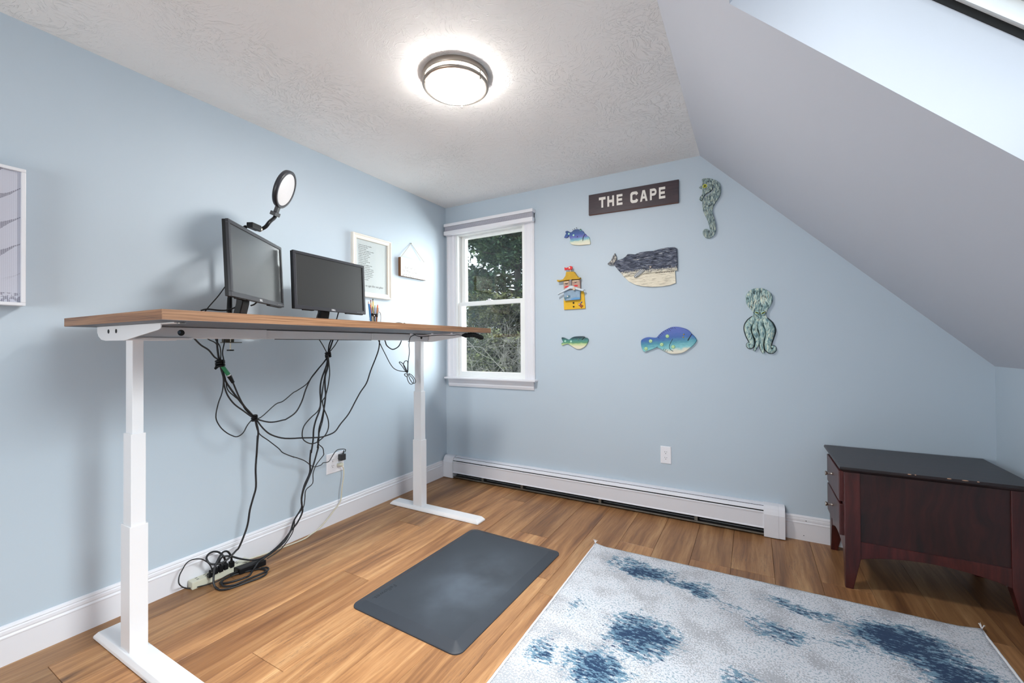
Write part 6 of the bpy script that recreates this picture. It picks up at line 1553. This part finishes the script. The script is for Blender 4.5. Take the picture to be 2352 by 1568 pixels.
part(MB().box(LX0 + .02, LX1 - .02, LY0 + .02, LY1 - .02, .205, .215), 'bottom_board', M_cherry, cb)
M_knob = simple('pewter_knob', (176, 168, 160), .3, .95)
for z0, z1 in ((.398, .548), (.232, .386)):
    d = part(MB().cbox(LX0 - .016, LX0 + .010, LY0 + .045, LY1 - .045, z0, z1, .004), 'drawer', M_cherry_leg, cb)
    zc = (z0 + z1) / 2 + .01
    yc = (LY0 + LY1) / 2
    K = Matrix.Translation((LX0 - .016, yc, zc)) @ Matrix.Rotation(-PI / 2, 4, 'Y')
    part(MB().lathe([(0, 0), (.008, 0), (.0055, .004), (.0045, .012), (.006, .016), (.0045, .019), (.011, .028), (.012, .030), (.0105, .032), (0, .0325)], 18, xf=K), 'knob', M_knob, d)

# ------------------------------------------------------------------ outside: ground, evergreens, bare shrubs
def ground_mat():
    b = NB('leaf_litter')
    b.set(b.p, 'Base Color', b.mix(b.noise(b.coords(), .8, 6, .7), s2l((86, 82, 58)), s2l((128, 116, 84))))
    b.p.inputs['Roughness'].default_value = .95
    return b.m
struct('trim_3', MB().box(-40, 40, .4, 60, -3.2, -3.0).box(-40, 40, -60, -5.2, -3.2, -3.0), ground_mat())
def foliage_mat(name, dark, mid, light):
    b = NB(name)
    co = b.coords()
    n = b.noise(co, 3.2, 4, .6)
    n2 = b.noise(co, 40, 2)
    col = b.ramp(b.math('ADD', b.math('MULTIPLY', n, .6), b.math('MULTIPLY', n2, .4)), [(.40, s2l(dark)), (.5, s2l(mid)), (.60, s2l(light))])
    b.set(b.p, 'Base Color', col)
    b.p.inputs['Roughness'].default_value = .7
    b.p.inputs['Specular IOR Level'].default_value = .2
    return b.m
FM1 = foliage_mat('evergreen_foliage', (30, 48, 42), (60, 84, 64), (104, 124, 84))
FM2 = foliage_mat('olive_foliage', (52, 60, 38), (94, 100, 62), (134, 134, 90))
M_bark = simple('dark_bark', (62, 54, 48), .9, var=.3)
M_bare = simple('pale_bare_twig', (108, 105, 98), .9, var=.25, vscale=6)
def sprays(mb, c, n, spread, leaf, flatz=.5, droop=.2, rnd=R):
    for _ in range(n):
        a = rnd.uniform(0, 2 * PI); r = rnd.random() ** .5
        p = Vector((c[0] + math.cos(a) * r * spread, c[1] + math.sin(a) * r * spread, c[2] + rnd.uniform(-1, 1) * spread * flatz - r * spread * droop))
        d = Vector((rnd.gauss(0, 1), rnd.gauss(0, 1), rnd.gauss(0, .5))).normalized()
        s = d.cross(Vector((0, 0, 1)) if abs(d.z) < .9 else Vector((1, 0, 0))).normalized()
        s = (s + Vector((0, 0, rnd.uniform(-.7, .7)))).normalized()
        l = leaf * rnd.uniform(.6, 1.3); w = l * rnd.uniform(.22, .38)
        i = len(mb.v)
        mb.v += [tuple(p), tuple(p + d * l * .5 + s * w), tuple(p + d * l), tuple(p + d * l * .5 - s * w)]
        mb.f.append([i, i + 1, i + 2, i + 3]); mb.m.append(0); mb.sm.append(False)
def evergreen(x, y, h, rad, label, fm, n_br=120, leaf=.11, per=60, z0=-3.0, open_=.0, seed=1):
    rnd = random.Random(seed)
    t = thing('evergreen_tree', (x, y, z0), label, 'tree')
    tr = [(x, y, z0), (x + .05, y, z0 + h * .4), (x - .03, y + .04, z0 + h * .75), (x, y, z0 + h)]
    part(MB().tube(smooth_path(tr, 3), [.16 * (1 - .09 * k) for k in range(10)], 8), 'trunk', M_bark, t)
    br = MB(); fo = MB()
    for k in range(n_br):
        f = rnd.uniform(.18, 1.0)
        a = rnd.uniform(0, 2 * PI)
        L = rad * (1.12 - f ** 1.5 * .8) * rnd.uniform(.55, 1.05)
        z = z0 + h * f
        e = Vector((x + math.cos(a) * L, y + math.sin(a) * L, z + rnd.uniform(-.1, .28) * L))
        b0_ = Vector((x, y, z - .1))
        m = b0_.lerp(e, .55) + Vector((0, 0, rnd.uniform(-.08, .12) * L))
        br.tube([b0_, m, e], [.035, .02, .006], 4, cap=False)
        for q in (.45, .62, .78, .92, 1.0):
            if rnd.random() < open_: continue
            c = b0_.lerp(m, q * 2) if q < .5 else m.lerp(e, (q - .5) * 2)
            sprays(fo, c, per, .30 * (1.25 - q * .45), leaf, .45, .15, rnd)
    part(br, 'branches', M_bark, t, kind='stuff')
    part(fo, 'foliage', fm, t, kind='stuff')
evergreen(-3.2, 7.2, 9.6, 2.5, 'tall dark evergreen tree filling the upper left of the window view', FM1, 150, .13, 60, open_=.1, seed=3)
evergreen(-.55, 7.6, 9.0, 2.4, 'tall evergreen tree at the upper right of the window view', FM1, 130, .13, 60, open_=.1, seed=5)
evergreen(-2.0, 4.6, 4.35, 1.7, 'olive green bushy tree low behind the window', FM2, 90, .085, 60, open_=.1, seed=8)
evergreen(-.35, 3.9, 4.5, 1.5, 'olive green bushy tree low at the right of the window view', FM2, 80, .085, 60, open_=.1, seed=9)
evergreen(-5.6, 10.5, 10.5, 3.2, 'distant evergreen tree at the far left of the window view', FM1, 130, .17, 50, open_=.3, seed=12)
evergreen(-2.4, 12.5, 10.2, 3.4, 'distant evergreen tree behind the others', FM1, 120, .18, 50, open_=.35, seed=14)
evergreen(-1.1, 6.0, 5.6, 2.0, 'olive green leafy tree in the middle distance behind the bare branches', FM2, 120, .10, 70, open_=.05, seed=31)
evergreen(-3.0, 5.9, 5.4, 2.0, 'olive green leafy tree left of the middle in the window view', FM2, 120, .10, 70, open_=.05, seed=33)
evergreen(-3.8, 5.0, 3.9, 1.6, 'olive green bush at the lower left of the window view', FM2, 70, .085, 60, open_=.1, seed=17)
def bare_shrub(x, y, h, label, seed, n=9, z0=-3.0):
    rnd = random.Random(seed)
    t = thing('bare_tree', (x, y, z0), label, 'tree')
    mb = MB()
    def grow(p, d, L, r, lev):
        pts = [p]; q = p.copy(); dd = d.copy()
        ns = 5
        for k in range(ns):
            dd = (dd + Vector((rnd.gauss(0, .22), rnd.gauss(0, .22), rnd.gauss(0, .18)))).normalized()
            q = q + dd * L / ns
            pts.append(q.copy())
        mb.tube(pts, [r * (1 - .12 * k) for k in range(ns + 1)], 4 if lev else 6, cap=False)
        if lev >= 4: return
        for k in range(rnd.choice((3, 4, 4, 5))):
            a = pts[rnd.randrange(1, ns + 1)]
            nd = (dd + Vector((rnd.gauss(0, .75), rnd.gauss(0, .75), rnd.gauss(.05, .55)))).normalized()
            grow(a.copy(), nd, L * rnd.uniform(.5, .78), r * .52, lev + 1)
    for k in range(n):
        a = rnd.uniform(0, 2 * PI)
        grow(Vector((x + rnd.uniform(-.2, .2), y + rnd.uniform(-.2, .2), z0 + h * .35)), Vector((math.cos(a) * .45, math.sin(a) * .45, 1)).normalized(), h * .36, .020, 0)
    part(MB().tube([(x, y, z0), (x + .05, y, z0 + h * .2), (x, y, z0 + h * .4)], [.09, .075, .06], 8), 'trunk', M_bark, t)
    part(mb, 'bare_branches', M_bare, t, kind='stuff')
bare_shrub(-1.25, 3.0, 4.7, 'pale leafless tree tangled across the lower window pane', 21, 9)
bare_shrub(-2.15, 3.9, 5.6, 'pale leafless tree at the left of the window view', 22, 8)
bare_shrub(-.45, 2.7, 4.3, 'pale leafless tree at the lower right of the window view', 25, 7)
